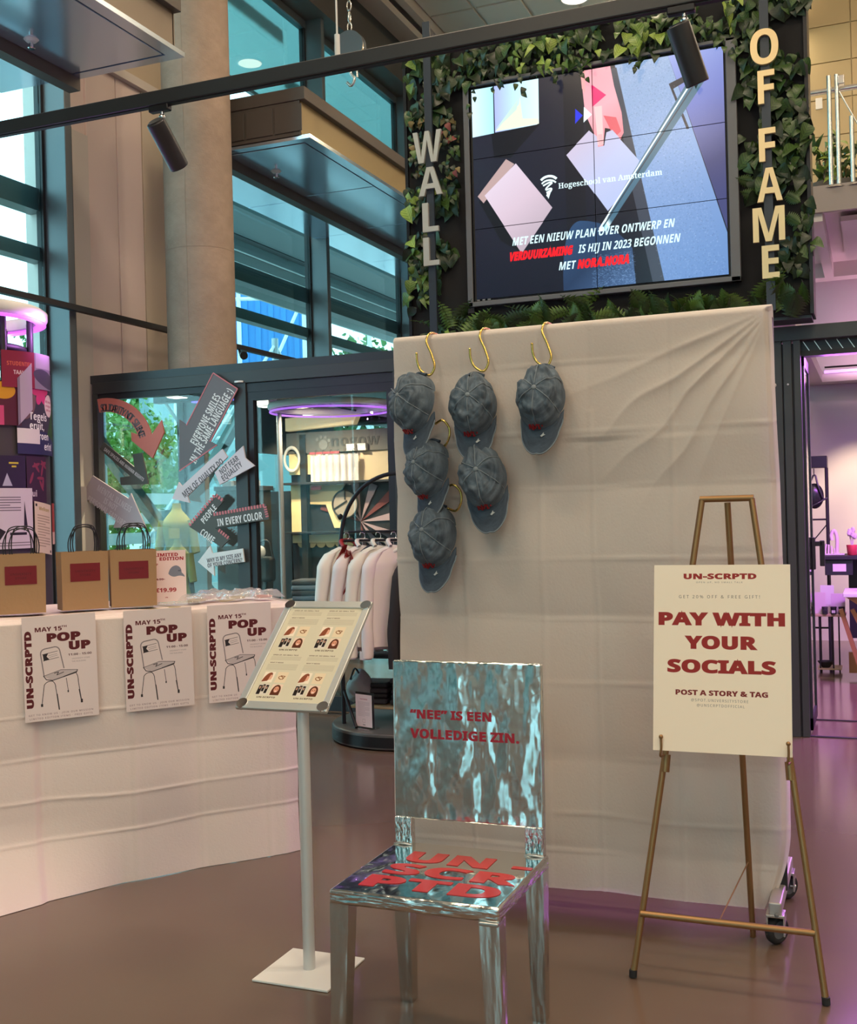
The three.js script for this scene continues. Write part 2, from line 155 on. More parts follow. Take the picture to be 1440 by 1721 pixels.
// ---------- shop pavilion: roof, frames ----------
const SZ = -6.856, ZB = SZ - 0.07;
struct('roof_1', span(-5.48, -1.2, 2.40, 2.46, -13.4, SZ - 0.02), M.soffitDark);
{ const t = struct('shopfront_frame', [span(-5.45, 3.4, 2.315, 2.40, ZB - 0.03, SZ, 0.004)], M.frame);
  obj('head_rail', [span(-5.41, -4.22, 2.27, 2.315, ZB, SZ - 0.012), span(-4.12, -2.93, 2.25, 2.31, ZB, SZ - 0.012)], M.frameDark, t);
  obj('post', span(-5.45, -5.405, 0, 2.315, ZB, SZ), M.frame, t); obj('post', span(-4.22, -4.125, 0, 2.315, ZB, SZ), M.frame, t); obj('post', span(-2.99, -2.93, 0, 2.315, ZB, SZ), M.frame, t);
  obj('post', span(-0.553, -0.505, 0, 2.315, ZB, SZ, 0.003), M.frame, t); obj('post', span(-0.497, -0.45, 0, 2.315, ZB, SZ, 0.003), M.frame, t); obj('post', span(-0.44, -0.40, 0, 2.315, ZB - 0.03, SZ - 0.005, 0.003), M.frame, t); obj('post_slot', [span(-0.506, -0.496, 0, 2.3, ZB, SZ - 0.02), span(-0.451, -0.439, 0, 2.3, ZB, SZ - 0.02)], M.black, t);
  obj('sill', [span(-5.41, -4.22, 0, 0.09, ZB, SZ - 0.01), span(-2.93, -0.55, 0, 0.09, ZB, SZ - 0.01)], M.frame, t);
  obj('floor_groove', [span(-0.41, 3.3, 0, 0.006, -6.90, -6.87), span(-0.40, 3.3, 0, 0.006, -7.43, -7.41)], M.black, t);
  obj('glass_pane', span(-5.405, -4.22, 0.09, 2.27, SZ - 0.05, SZ - 0.042), M.glass, t); obj('glass_pane', span(-2.93, -0.553, 0.09, 2.315, SZ - 0.05, SZ - 0.042), M.glass, t);
  obj('door_stile', [span(-4.12, -4.075, 0.02, 2.25, ZB, SZ - 0.015), span(-3.045, -2.995, 0.02, 2.25, ZB, SZ - 0.015), span(-4.075, -3.045, 0.02, 0.12, ZB, SZ - 0.015), span(-4.075, -3.045, 2.19, 2.25, ZB, SZ - 0.015)], M.frameDark, t);
  obj('door_glass', span(-4.075, -3.045, 0.12, 2.19, SZ - 0.05, SZ - 0.042), M.glass, t);
  const gr = obj('air_grille', span(-0.40, 3.3, 2.255, 2.315, -7.0, -6.93), M.frameDark, t); for (let k = 0; k < 14; k++) obj('grille_slat', span(-0.002, 0.002, -0.034, 0.034, -0.002, 0.002).rotateZ(0.55).translate(-0.37 + k * 0.062, 2.285, -6.928), M.aluminium, gr); obj('door_head', span(-0.40, 3.3, 2.225, 2.255, -6.99, -6.9), M.black, t);
  obj('hinge_stud', [new THREE.SphereGeometry(0.012, 12, 8).translate(-0.548, 2.06, SZ + 0.003), new THREE.SphereGeometry(0.006, 10, 8).translate(-0.473, 2.06, SZ + 0.002), cyl(0.035, 0.035, 0.012, 0, 0, 0, 20).scale(1, 1, 0.6).translate(-4.17, 2.325, SZ + 0.01)], M.white, t); }
{ const d = struct('door_1', [span(-0.405, -0.385, 0.03, 2.235, -6.96, -6.92), span(-0.405, -0.385, 0.03, 2.235, -7.42, -7.38), span(-0.405, -0.385, 0.03, 0.10, -7.42, -6.92), span(-0.405, -0.385, 2.17, 2.235, -7.42, -6.92)], M.frameDark);
  obj('door_glass', span(-0.398, -0.392, 0.1, 2.17, -7.38, -6.96), M.glass, d); obj('door_handle', [box(0.03, 0.16, 0.03, -0.33, 1.05, -7.36, 0.006), box(0.07, 0.03, 0.03, -0.36, 1.11, -7.36, 0.006), box(0.02, 0.2, 0.05, -0.38, 1.05, -7.36, 0.004)], M.black, d); }
// shop walls, right room and balcony
const mauve = mat([0.62, 0.57, 0.58], 0.7);
struct('wall_shop', span(-1.2, 3.6, 0, 3.62, -11.9, -11.7), mauve); struct('wall_partition', span(-1.25, -1.2, 0, 2.40, -13.4, -6.95), M.soffitDark); struct('wall_shop_rear', span(-3.6, -1.2, 0, 2.4, -11.2, -11.1), M.soffitDark); struct('wall_shop_side', span(3.4, 3.6, 0, 3.62, -11.7, -6.93), mauve);
{ const t = thing('ceiling_grid', 'open grid of mauve ceiling beams with purple light over the right shop', 'ceiling frame'); obj('beam', span(-0.66, -0.47, 2.52, 2.62, -11.7, -7.05), M.wall, t); obj('beam', span(-0.62, 3.4, 2.52, 2.60, -11.69, -11.4), M.wall, t); obj('beam', span(-0.47, 3.4, 2.50, 2.58, -9.2, -9.0), M.wall, t); obj('beam', span(1.2, 1.4, 2.52, 2.62, -11.7, -7.05), M.wall, t);
  const led = mat([0.3, 0.2, 0.4], 0.5, 0, { emissive: [0.75, 0.32, 1], emissiveIntensity: 1.6 }); obj('led_strip', span(-0.45, 3.3, 2.60, 2.625, -11.39, -11.36), led, t); }
{ const s = struct('balcony', span(-0.9, 9, 3.64, 3.74, -13, -9.0), M.wall); obj('fascia', span(-0.9, 9, 3.56, 3.76, -9.02, -8.98), mat([0.30, 0.26, 0.24], 0.5, 0.2), s);
  obj('soffit_panel', span(-0.22, 2.4, 3.56, 3.60, -10.9, -9.35), M.wall, s); obj('soffit_beam', span(-0.9, 9, 3.50, 3.64, -11.5, -11.3), M.wall, s); obj('soffit_beam', span(-0.42, -0.34, 3.5, 3.64, -11.3, -9.02), M.wall, s); }
struct('wall_balcony', span(-1.4, 9, 3.74, 7.6, -13.2, -13.0), M.tan);
{ const w = scene.getObjectByName('wall_balcony'); for (let i = 0; i < 3; i++) for (let j = 0; j < 9; j++) obj('wall_tile', span(-0.9 + i * 0.75, -0.16 + i * 0.75, 3.76 + j * 0.4, 4.15 + j * 0.4, -13.0, -12.985, 0.003), mat([0.46 + rnd(-0.02, 0.02), 0.355, 0.19], 0.5), w); obj('switch_plate', span(-0.53, -0.46, 5.66, 5.78, -12.99, -12.97, 0.004), M.white, w); obj('vent_door', span(-0.52, -0.33, 4.25, 5.0, -12.99, -12.965, 0.004), M.brown, w); }
{ const t = thing('balustrade', 'steel balcony balustrade with posts, handrail and clear glass on the right', 'railing', [0, 3.74, -9.1]);
  for (const [x, h] of [[-0.245, 0.88], [-0.09, 0.55], [0.9, 0.88], [2.1, 0.88]]) { const p = obj('post', [rod([x - 0.028, 0, 0], [x - 0.028, h, 0], 0.017), rod([x + 0.028, 0, 0], [x + 0.028, h, 0], 0.017)], M.steel, t); obj('base_cone', new THREE.LatheGeometry([[0.14, 0], [0.13, 0.012], [0.05, 0.035], [0, 0.04]].map((q) => new THREE.Vector2(...q)), 24).translate(x, 0, 0), M.steel, p); obj('clamp', box(0.05, 0.07, 0.06, x + 0.06, h - 0.05, 0, 0.008), M.steel, p); }
  obj('handrail', rod([-0.9, 0.80, -0.1], [3.5, 0.80, -0.1], 0.022), M.steel, t); obj('lower_rail', rod([-0.02, 0.36, 0], [3.5, 0.36, 0], 0.012), M.steel, t); obj('tension_wire', rod([-0.2, 0.75, 0], [-0.06, 0.45, 0], 0.006), M.steel, t); }
// ---------- green wall with video screens and letters ----------
const GZ = -6.6;
function leafGeo(len, wid, lobes, fold = 0.25, curl = 0.3) { // heart or ivy shaped leaf, folded on its midrib and curled; root at the origin, tip towards -y
  const pts = [], n = 7; for (let i = 0; i <= n; i++) { const t = i / n; let w = Math.pow(Math.sin(PI * Math.pow(t, 0.62)), 0.9); if (lobes) w *= 0.72 + 0.42 * Math.abs(Math.cos(t * PI * 2.4)); pts.push([t, w]); }
  const p = [], ix = [], uv = []; for (const [t, w] of pts) for (const s of [-1, 0, 1]) { const z = -curl * len * t * t + Math.abs(s) * fold * wid * w * 0.5; p.push(s * w * wid * 0.5, -t * len + (s ? (lobes ? 0.12 : 0.08) * len * w : 0), z + 0.05 * len * Math.sin(t * 3)); uv.push(0.5 + s * 0.5 * w, t); }
  for (let i = 0; i < n; i++) for (const k of [0, 1]) { const a = i * 3 + k; ix.push(a, a + 3, a + 1, a + 1, a + 3, a + 4); }
  const g = new THREE.BufferGeometry(); g.setAttribute('position', new THREE.Float32BufferAttribute(p, 3)); g.setAttribute('uv', new THREE.Float32BufferAttribute(uv, 2)); g.setIndex(ix); g.computeVertexNormals(); return g;
}
function frondGeo(len) { const l = []; const n = 11; for (let i = 1; i < n; i++) { const t = i / n, y = len * (t - 0.25 * t * t), z = len * 0.75 * t * t, w = len * 0.30 * Math.sin(PI * (0.18 + 0.82 * t)); for (const s of [-1, 1]) { const g = leafGeo(w, w * 0.36, false, 0.2, 0.35); g.rotateZ(s * (PI / 2 - 0.25)).rotateX(0.5 * t).translate(0, y, z); l.push(g); } } const pts = []; for (let i = 0; i <= 6; i++) { const t = i / 6; pts.push([0, len * (t - 0.25 * t * t), len * 0.75 * t * t]); } l.push(tube(pts, 0.0022, 8, 4)); return mrg(l); }
const leafTex = (a, b) => canvas(64, 64, (x, w, h) => { x.fillStyle = a; x.fillRect(0, 0, w, h); x.strokeStyle = b; x.lineWidth = 2; x.beginPath(); x.moveTo(32, 0); x.lineTo(32, 64); for (let k = 0; k < 5; k++) { x.moveTo(32, 8 + k * 11); x.lineTo(4, 20 + k * 11); x.moveTo(32, 8 + k * 11); x.lineTo(60, 20 + k * 11); } x.stroke(); });
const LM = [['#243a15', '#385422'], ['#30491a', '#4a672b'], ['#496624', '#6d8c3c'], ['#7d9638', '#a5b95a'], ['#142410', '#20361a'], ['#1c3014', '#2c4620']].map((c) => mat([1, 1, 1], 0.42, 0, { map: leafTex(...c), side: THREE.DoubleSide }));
const redLeaf = mat([0.20, 0.05, 0.045], 0.5, 0, { side: THREE.DoubleSide }), bronzeLeaf = mat([0.17, 0.13, 0.04], 0.5, 0, { side: THREE.DoubleSide });
{
  const t = thing('living_wall', 'tall black planted wall of ivy and ferns surrounding the large video screen', 'living wall', [0, 0, GZ]);
  obj('planter_panel', span(-2.74, -0.315, 2.42, 4.27, -0.2, 0), M.pitch, t);
  obj('frame_post', [span(-2.745, -2.725, 2.42, 4.28, -0.22, 0.02), span(-0.325, -0.305, 2.42, 4.28, -0.22, 0.02)], M.blackMetal, t);
  obj('base_rail', span(-0.62, -0.32, 2.402, 2.42, -0.22, -0.02), M.frame, t);
  obj('bracket', [span(-2.575, -2.55, 4.2, 4.40, 0.0, 0.03), beam([-2.56, 4.39, 0.02], [-2.42, 4.28, -0.1], 0.02, 0.02)], M.blackMetal, t);
  const heart = [leafGeo(0.095, 0.075, false), leafGeo(0.085, 0.07, false, 0.35, 0.15), leafGeo(0.08, 0.075, true), leafGeo(0.07, 0.07, true, 0.3, 0.5)], small = [leafGeo(0.045, 0.035, false), leafGeo(0.05, 0.04, true)], slim = leafGeo(0.07, 0.03, false, 0.2, 0.6);
  const dens = (x, y) => { const g = vn(x * 5 + 3, y * 5 + 7, 1e6, 1e6, 31); return g; };
  let count = 0;
  const spotLeaf = (x, y, k, s = 1) => { // k: which kind
    const bright = vn(x * 3.2, y * 3.2, 1e6, 1e6, 5) + rnd(-0.25, 0.25) + (y > 4.05 ? 0.18 : 0); const ms = k === 3 ? redLeaf : k === 4 ? bronzeLeaf : bright > 0.82 ? LM[3] : bright > 0.66 ? LM[2] : bright > 0.5 ? LM[1] : bright > 0.36 ? LM[0] : bright > 0.2 ? LM[5] : LM[4];
    const g = k === 1 || k === 3 || k === 4 ? small[Math.floor(rnd(0, 2))] : k === 2 ? slim : heart[Math.floor(rnd(0, 4))];
    const m = obj(k === 2 ? 'slim_leaf' : 'leaf', g, ms, t); m.position.set(x, y, Math.abs(x + 0.525) < 0.11 || Math.abs(x + 2.54) < 0.1 ? rnd(0.005, 0.04) : rnd(0.015, 0.11)); m.rotation.set(rnd(-0.75, 0.1), rnd(-0.6, 0.6), rnd(-0.7, 0.7)); m.scale.setScalar(s * rnd(0.8, 1.2)); count++;
  };
  const inst = []; // foliage past the 300 that show largest
  const fill = (x0, x1, y0, y1, n, cut, kinds) => { for (let i = 0, tries = 0; i < n && tries < n * 12; tries++) { const x = rnd(x0, x1), y = rnd(y0, y1); if (dens(x, y) < cut) continue; i++; const k = kinds[Math.floor(rnd(0, kinds.length))]; if (count < 290 && i < n * 0.30) spotLeaf(x, y, k); else inst.push([x, y, k]); } };
  fill(-2.70, -2.42, 3.85, 4.30, 110, 0.30, [0, 0, 1]); fill(-2.72, -2.40, 2.5, 3.45, 260, 0.34, [0, 0, 1, 2]); fill(-2.71, -2.60, 3.5, 3.9, 50, 0.1, [4, 4, 1]); fill(-2.50, -2.38, 3.45, 3.88, 60, 0.1, [3, 4, 4]);
  fill(-2.40, -1.3, 4.03, 4.29, 330, 0.28, [0, 1, 1, 2]); fill(-1.3, -0.66, 4.02, 4.26, 210, 0.34, [0, 1, 2]); fill(-0.66, -0.35, 2.66, 4.34, 360, 0.38, [0, 0, 0, 1]); fill(-0.40, -0.30, 2.75, 4.34, 70, 0.3, [0, 1]);
  for (const [x, y, l] of [[-2.25, 4.0, 0.22], [-2.1, 4.02, 0.1], [-1.95, 4.02, 0.16], [-1.75, 4.0, 0.1], [-1.55, 4.02, 0.13], [-1.25, 4.0, 0.10], [-0.92, 4.0, 0.26], [-0.72, 3.98, 0.1]]) for (let k = 0; k < 5; k++) inst.push([x + rnd(-0.03, 0.03), y - l * k / 5, 1, true]);
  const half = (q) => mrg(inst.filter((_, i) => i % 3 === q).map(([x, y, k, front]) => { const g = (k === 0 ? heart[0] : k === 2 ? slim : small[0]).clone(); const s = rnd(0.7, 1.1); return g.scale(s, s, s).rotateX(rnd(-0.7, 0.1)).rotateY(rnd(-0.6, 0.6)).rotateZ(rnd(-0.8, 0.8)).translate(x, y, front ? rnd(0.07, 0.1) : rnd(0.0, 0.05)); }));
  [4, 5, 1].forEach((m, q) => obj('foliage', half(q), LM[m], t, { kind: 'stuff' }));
  
  const fr = [frondGeo(0.25), frondGeo(0.2)];
  for (let i = 0; i < 64; i++) { const m = obj('fern_frond', fr[i % 2], LM[[1, 2, 0, 1, 2][i % 5]], t); m.position.set(-2.5 + (i / 64) * 2.15 + rnd(-0.03, 0.03), rnd(2.40, 2.52), rnd(0.0, 0.04)); m.rotation.set(rnd(-0.1, 0.5), rnd(-0.8, 0.8), rnd(-1.3, 1.3)); }
  for (const [x, y] of [[-0.60, 3.18], [-0.58, 3.1], [-0.44, 2.98], [-0.44, 3.1]]) { const m = obj('fern_frond', fr[1], LM[1], t); m.position.set(x, y, 0.02); m.rotation.set(0.2, 0, x < -0.5 ? 1.2 : -2.2); m.scale.setScalar(0.7); }
  obj('shadow_gap', span(-2.34, -2.30, 2.6, 4.02, 0.0, 0.03), M.black, t);
}
{ // video screen: two columns of three panels in a grey bezel
  const tex = canvas(1000, 860, (x) => {
    const poly = (c, pts) => { x.fillStyle = c; x.beginPath(); pts.forEach((p, i) => (i ? x.lineTo(...p) : x.moveTo(...p))); x.closePath(); x.fill(); };
    const lg = (x0, y0, x1, y1, ...cs) => { const g = x.createLinearGradient(x0, y0, x1, y1); cs.forEach((c, i) => g.addColorStop(i / (cs.length - 1), c)); return g; };
    x.fillStyle = lg(0, 0, 400, 860, '#20212f', '#191b2a', '#0b1020'); x.fillRect(0, 0, 1000, 860); x.fillStyle = '#12141f'; x.fillRect(384, 0, 80, 640); poly('#0e1019', [[80, 190], [290, 180], [160, 300], [90, 290]]);
    poly(lg(0, 0, 90, 0, '#d6f4ff', '#a9e6f6'), [[0, 0], [93, 0], [92, 192], [0, 196]]); poly(lg(97, 0, 284, 0, '#a8b4f0', '#bfeaff', '#d9fbff'), [[97, 0], [284, 0], [282, 178], [274, 184], [97, 190]]); poly('#dfe8d0', [[97, 185], [201, 90], [205, 60], [215, 150], [280, 160], [282, 182]]); poly('#c5e3d8', [[97, 180], [200, 65], [190, 110]]);
    poly('#0a0d16', [[20, 460], [110, 630], [196, 690], [180, 660], [50, 450]]); poly('#b59a98', [[140, 302], [175, 327], [40, 470], [15, 439]]); poly(lg(45, 325, 300, 680, '#dccfe0', '#cdb9c8', '#a89aa6'), [[181, 325], [328, 524], [196, 692], [45, 439]]);
    poly(lg(573, 0, 1000, 860, '#8ea6c8', '#7f9dcb', '#5f82b8'), [[590, 0], [796, 0], [999, 700], [1000, 860], [739, 860], [690, 560]]); poly('#39404f', [[573, 10], [596, 10], [760, 860], [715, 860], [650, 520]]); poly(lg(800, 0, 1000, 400, '#8f9fd8', '#6a76b8', '#3a3f70'), [[796, 0], [1000, 0], [1000, 690]]); poly('#1c2030', [[796, 108], [900, 72], [890, 96], [812, 130], [868, 290], [858, 290]]);
    for (let k = 0; k < 2600; k++) { x.fillStyle = k % 2 ? 'rgba(220,230,255,0.10)' : 'rgba(30,50,90,0.10)'; const py = rnd(0, 860); x.fillRect(rnd(600 + py * 0.17, 800 + py * 0.23), py, 4, 4); }
    poly('#15171f', [[470, 200], [560, 240], [480, 300]]);
    poly(lg(458, 0, 620, 300, '#e79aa6', '#f0a9b4', '#e8838c'), [[456, 0], [572, 0], [585, 80], [612, 190], [618, 270], [600, 300], [575, 250], [545, 240], [536, 312], [512, 310], [498, 240], [470, 170]]); poly('#d8606a', [[540, 190], [590, 205], [608, 262], [580, 285], [560, 235]]); poly('#f8c4c4', [[505, 150], [535, 150], [538, 300], [516, 302]]); poly('#e8a0a0', [[455, 0], [475, 0], [472, 90], [460, 70]]);
    poly(lg(390, 250, 660, 560, '#c9b9cc', '#b8bfe0', '#a8b8e0'), [[390, 322], [484, 240], [512, 268], [516, 308], [540, 306], [550, 258], [574, 252], [676, 385], [640, 470], [548, 566]]); poly('#f0b0b4', [[516, 262], [534, 262], [536, 302], [520, 306]]);
    x.fillStyle = lg(394, 588, 640, 860, '#2a4a70', '#1f3554', '#46648f'); x.beginPath(); x.moveTo(365, 860); x.quadraticCurveTo(360, 590, 440, 588); x.quadraticCurveTo(560, 600, 640, 720); x.lineTo(650, 860); x.fill(); for (let k = 0; k < 700; k++) { x.fillStyle = 'rgba(150,190,240,0.25)'; x.fillRect(rnd(480, 648), rnd(730, 860), 5, 2); }
    poly(lg(500, 640, 560, 600, '#9fdce8', '#ffffff', '#7fc4d8', '#e8ffff', '#456a80'), [[880, 92], [902, 84], [930, 118], [540, 640], [505, 640]]); x.strokeStyle = '#33404e'; x.lineWidth = 5; x.beginPath(); x.moveTo(905, 108); x.lineTo(528, 622); x.stroke(); x.strokeStyle = '#f4ffff'; x.lineWidth = 6; x.beginPath(); x.moveTo(892, 100); x.lineTo(512, 630); x.stroke();
    poly('#f03070', [[498, 62], [553, 111], [499, 148]]); poly('#2030d8', [[431, 145], [461, 177], [429, 206]]); poly('#e8fbff', [[466, 143], [497, 179], [463, 206]]);
    x.strokeStyle = '#e8ffff'; x.lineWidth = 10; x.beginPath(); x.arc(315, 440, 44, PI * 1.25, PI * 1.77); x.stroke(); x.lineWidth = 7; x.beginPath(); x.arc(315, 452, 40, PI * 1.25, PI * 1.77); x.stroke(); x.beginPath(); x.moveTo(292, 432); x.quadraticCurveTo(330, 414, 328, 426); x.quadraticCurveTo(296, 446, 306, 450); x.quadraticCurveTo(336, 440, 322, 458); x.lineTo(308, 472); x.lineTo(314, 480); x.stroke(); poly('#e8ffff', [[304, 458], [328, 448], [313, 488]]);
    txt(x, 'Hogeschool van Amsterdam', 354, 441, 31, '#dffcff', { font: 'serif', wide: 0.93, align: 'left' });
    const it = { style: 'bold', skew: -0.2, wide: 0.78, align: 'left' }; txt(x, 'MET EEN NIEUW PLAN OVER ONTWERP EN', 158, 640, 45, '#d8fbff', { ...it, wide: 0.715 }); txt(x, 'VERDUURZAMING', 145, 700, 45, '#f01020', { ...it, wide: 0.68, fat: 5 }); txt(x, 'IS HIJ IN 2023 BEGONNEN', 430, 700, 45, '#d8fbff', { ...it, wide: 0.71 }); txt(x, 'MET', 348, 760, 45, '#d8fbff', { ...it, wide: 0.75 }); txt(x, 'NORA.NORA', 425, 760, 45, '#f01020', { ...it, wide: 0.76, fat: 5 });
  });
  const t = thing('video_wall', 'large video wall of six panels showing fabric swatches and Dutch captions', 'screen', [0, 0, GZ]);
  const X0 = -2.285, X1 = -0.758, Y0 = 2.68, Y1 = 3.985;
  obj('bezel', [span(-2.335, -2.30, 2.635, 4.02, 0.0, 0.045, 0.004), span(-0.745, -0.69, 2.635, 4.02, 0, 0.045, 0.004), span(-2.335, -0.69, 2.635, 2.665, 0, 0.045, 0.004), span(-2.335, -0.69, 4.0, 4.02, 0, 0.045, 0.004)], mat([0.13, 0.135, 0.145], 0.45, 0.2), t);
  obj('backing', span(-2.30, -0.745, 2.66, 4.0, 0.001, 0.012), M.black, t);
  const gl = mat([0.012, 0.012, 0.014], 0.18, 0, { emissiveMap: tex, emissive: [1, 1, 1], emissiveIntensity: 1.3 });
  for (let i = 0; i < 2; i++) for (let j = 0; j < 3; j++) { const w = (X1 - X0) / 2, h = (Y1 - Y0) / 3, g = new THREE.BoxGeometry(w - 0.004, h - 0.004, 0.012); const uv = g.attributes.uv; for (let k = 0; k < uv.count; k++) uv.setXY(k, (i + uv.getX(k)) / 2, (2 - j + uv.getY(k)) / 3); g.translate(X0 + (i + 0.5) * w, Y1 - (j + 0.5) * h, 0.018); obj('screen_panel', g, [M.black, M.black, M.black, M.black, gl, M.black], t); }
  obj('control_dots', [0, 1, 2].map((k) => box(0.018, 0.01, 0.004, -2.27 + k * 0.035, 2.674, 0.03)), M.greyRubber, t);
  rectLight('screen_light', 1.5, 1.28, [-1.52, 3.33, GZ + 0.06], [-1.52, 3.33, 0], [0.75, 0.85, 1], 0.15);
}
const gold = mat([0.80, 0.62, 0.34], 0.32, 0.55), mirrorLetter = mat([0.62, 0.60, 0.54], 0.3, 0.45);
function letterSign(label, x, list, m, y0, y1) { const t = thing('letter_sign', label, 'lettering', [x, 0, GZ + 0.13]); obj('mounting_bar', span(-0.024, 0.024, y0, y1, -0.03, -0.012), mat([0.035, 0.045, 0.06], 0.4, 0.3), t);
  for (const [c, yt, yb, dx, w] of list) { const g = new TextGeometry(c, { font, size: 1, depth: 0.02, curveSegments: 10, bevelEnabled: false }); g.computeBoundingBox(); const b = g.boundingBox; g.translate(-(b.min.x + b.max.x) / 2, -b.min.y, 0); g.scale(w / (b.max.x - b.min.x), (yt - yb) / (b.max.y - b.min.y), 1); g.translate(dx, yb, -0.012); obj('letter', toCreasedNormals(g.index ? g.toNonIndexed() : g, 0.6), m, t); } return t; }
letterSign('vertical silver letters spelling WALL left of the screen', -2.54, [['W', 3.735, 3.54, -0.005, 0.19], ['A', 3.51, 3.335, 0.01, 0.155], ['L', 3.29, 3.11, 0.005, 0.105], ['L', 3.075, 2.9, 0.005, 0.105]], mirrorLetter, 2.44, 4.42);
letterSign('vertical golden letters spelling OF FAME right of the screen', -0.525, [['O', 3.997, 3.80, 0, 0.15], ['F', 3.767, 3.583, 0.005, 0.09], ['F', 3.447, 3.263, 0.003, 0.09], ['A', 3.226, 3.04, 0.01, 0.135], ['M', 3.01, 2.82, 0, 0.17], ['E', 2.797, 2.615, 0.005, 0.092]], gold, 2.44, 4.48);
// ---------- metal chair ----------
{
  const hm = mat([0.70, 0.735, 0.72], 0.10, 1, { bumpMap: rep(hammered, 1, 1), bumpScale: 0.0065 }), sm = mat([0.72, 0.73, 0.71], 0.09, 1, { bumpMap: rep(hammered, 1, 1), bumpScale: 0.005 }), lm = mat([0.66, 0.66, 0.62], 0.2, 1, { bumpMap: rep(hammered, 1, 1), bumpScale: 0.003 }), weld = mat([0.5, 0.5, 0.48], 0.35, 1);
  const t = thing('metal_chair', 'polished hammered metal chair with red lettering on backrest and seat', 'chair', [-1.065, 0, -2.68]);
  // local: x -0.215..0.215, back plane z -0.205, front z +0.205
  const back = new THREE.Group(); back.name = 'backrest'; 
  const lean = -0.07;
  const pb = obj('backrest', box(0.435, 0.44, 0.022, 0, 0.22, 0, 0.006), hm, t); pb.position.set(0, 0.515, -0.205); pb.rotation.x = lean * 0.4;
  for (const s of [-1, 1]) { obj('back_post', span(s * 0.19 - 0.026, s * 0.19 + 0.026, 0.43, 0.52, -0.217, -0.190, 0.004), sm, t); }
  obj('seat', [span(-0.222, 0.222, 0.405, 0.442, -0.222, 0.208, 0.008)], sm, t);
  obj('weld_seam', [tube([[-0.217, 0.443, -0.187], [-0.19, 0.446, -0.186], [-0.165, 0.443, -0.187]], 0.003, 12, 6), tube([[0.164, 0.443, -0.187], [0.19, 0.446, -0.186], [0.217, 0.443, -0.187]], 0.003, 12, 6), box(0.06, 0.004, 0.012, -0.215 + 0.03, 0.438, 0.205, 0.001), box(0.05, 0.01, 0.05, 0.196, 0.402, 0.188, 0.004)], weld, t);
  const leg = (x, z, sx, sz) => { const g = new THREE.CylinderGeometry(0.036, 0.026, 0.41, 4, 6).rotateY(PI / 4); const p = g.attributes.position; for (let i = 0; i < p.count; i++) { const k = (0.205 - p.getY(i)) / 0.41; p.setX(i, p.getX(i) + sx * k * 0.02); p.setZ(i, p.getZ(i) + sz * k * 0.02); } return toCreasedNormals(g.toNonIndexed(), 0.5).translate(x, 0.205, z); };
  for (const s of [-1, 1]) { obj('leg', leg(s * 0.195, 0.18, s * 0.6, 0.6), lm, t); obj('leg', leg(s * 0.194, -0.195, -s * 0.1, -0.6), lm, t); }
  const line = (s, w, h, x, y) => { const g = letters(s, 1, 1, 1, 0.032); g.computeBoundingBox(); const b = g.boundingBox; g.scale(w / (b.max.x - b.min.x), h / (b.max.y - b.min.y), 0.001); return g.translate(x + w / 2, y, 0); };
  obj('print', [line('“NEE” IS EEN', 0.24, 0.0255, -0.165, 0.292), line('VOLLEDIGE ZIN.', 0.318, 0.027, -0.165, 0.238)].map((g) => g.translate(0, 0, 0.0112)), mat([0.36, 0.012, 0.03], 0.4), pb);
  obj('print', [line('UN -', 0.35, 0.085, -0.155, 0.095), line('SCR', 0.36, 0.085, -0.17, -0.01), line('PTD', 0.36, 0.085, -0.185, -0.115)].map((g) => g.rotateX(-PI / 2).translate(0.02, 0.4424, 0.0)), mat([0.50, 0.035, 0.04], 0.22), t);
}
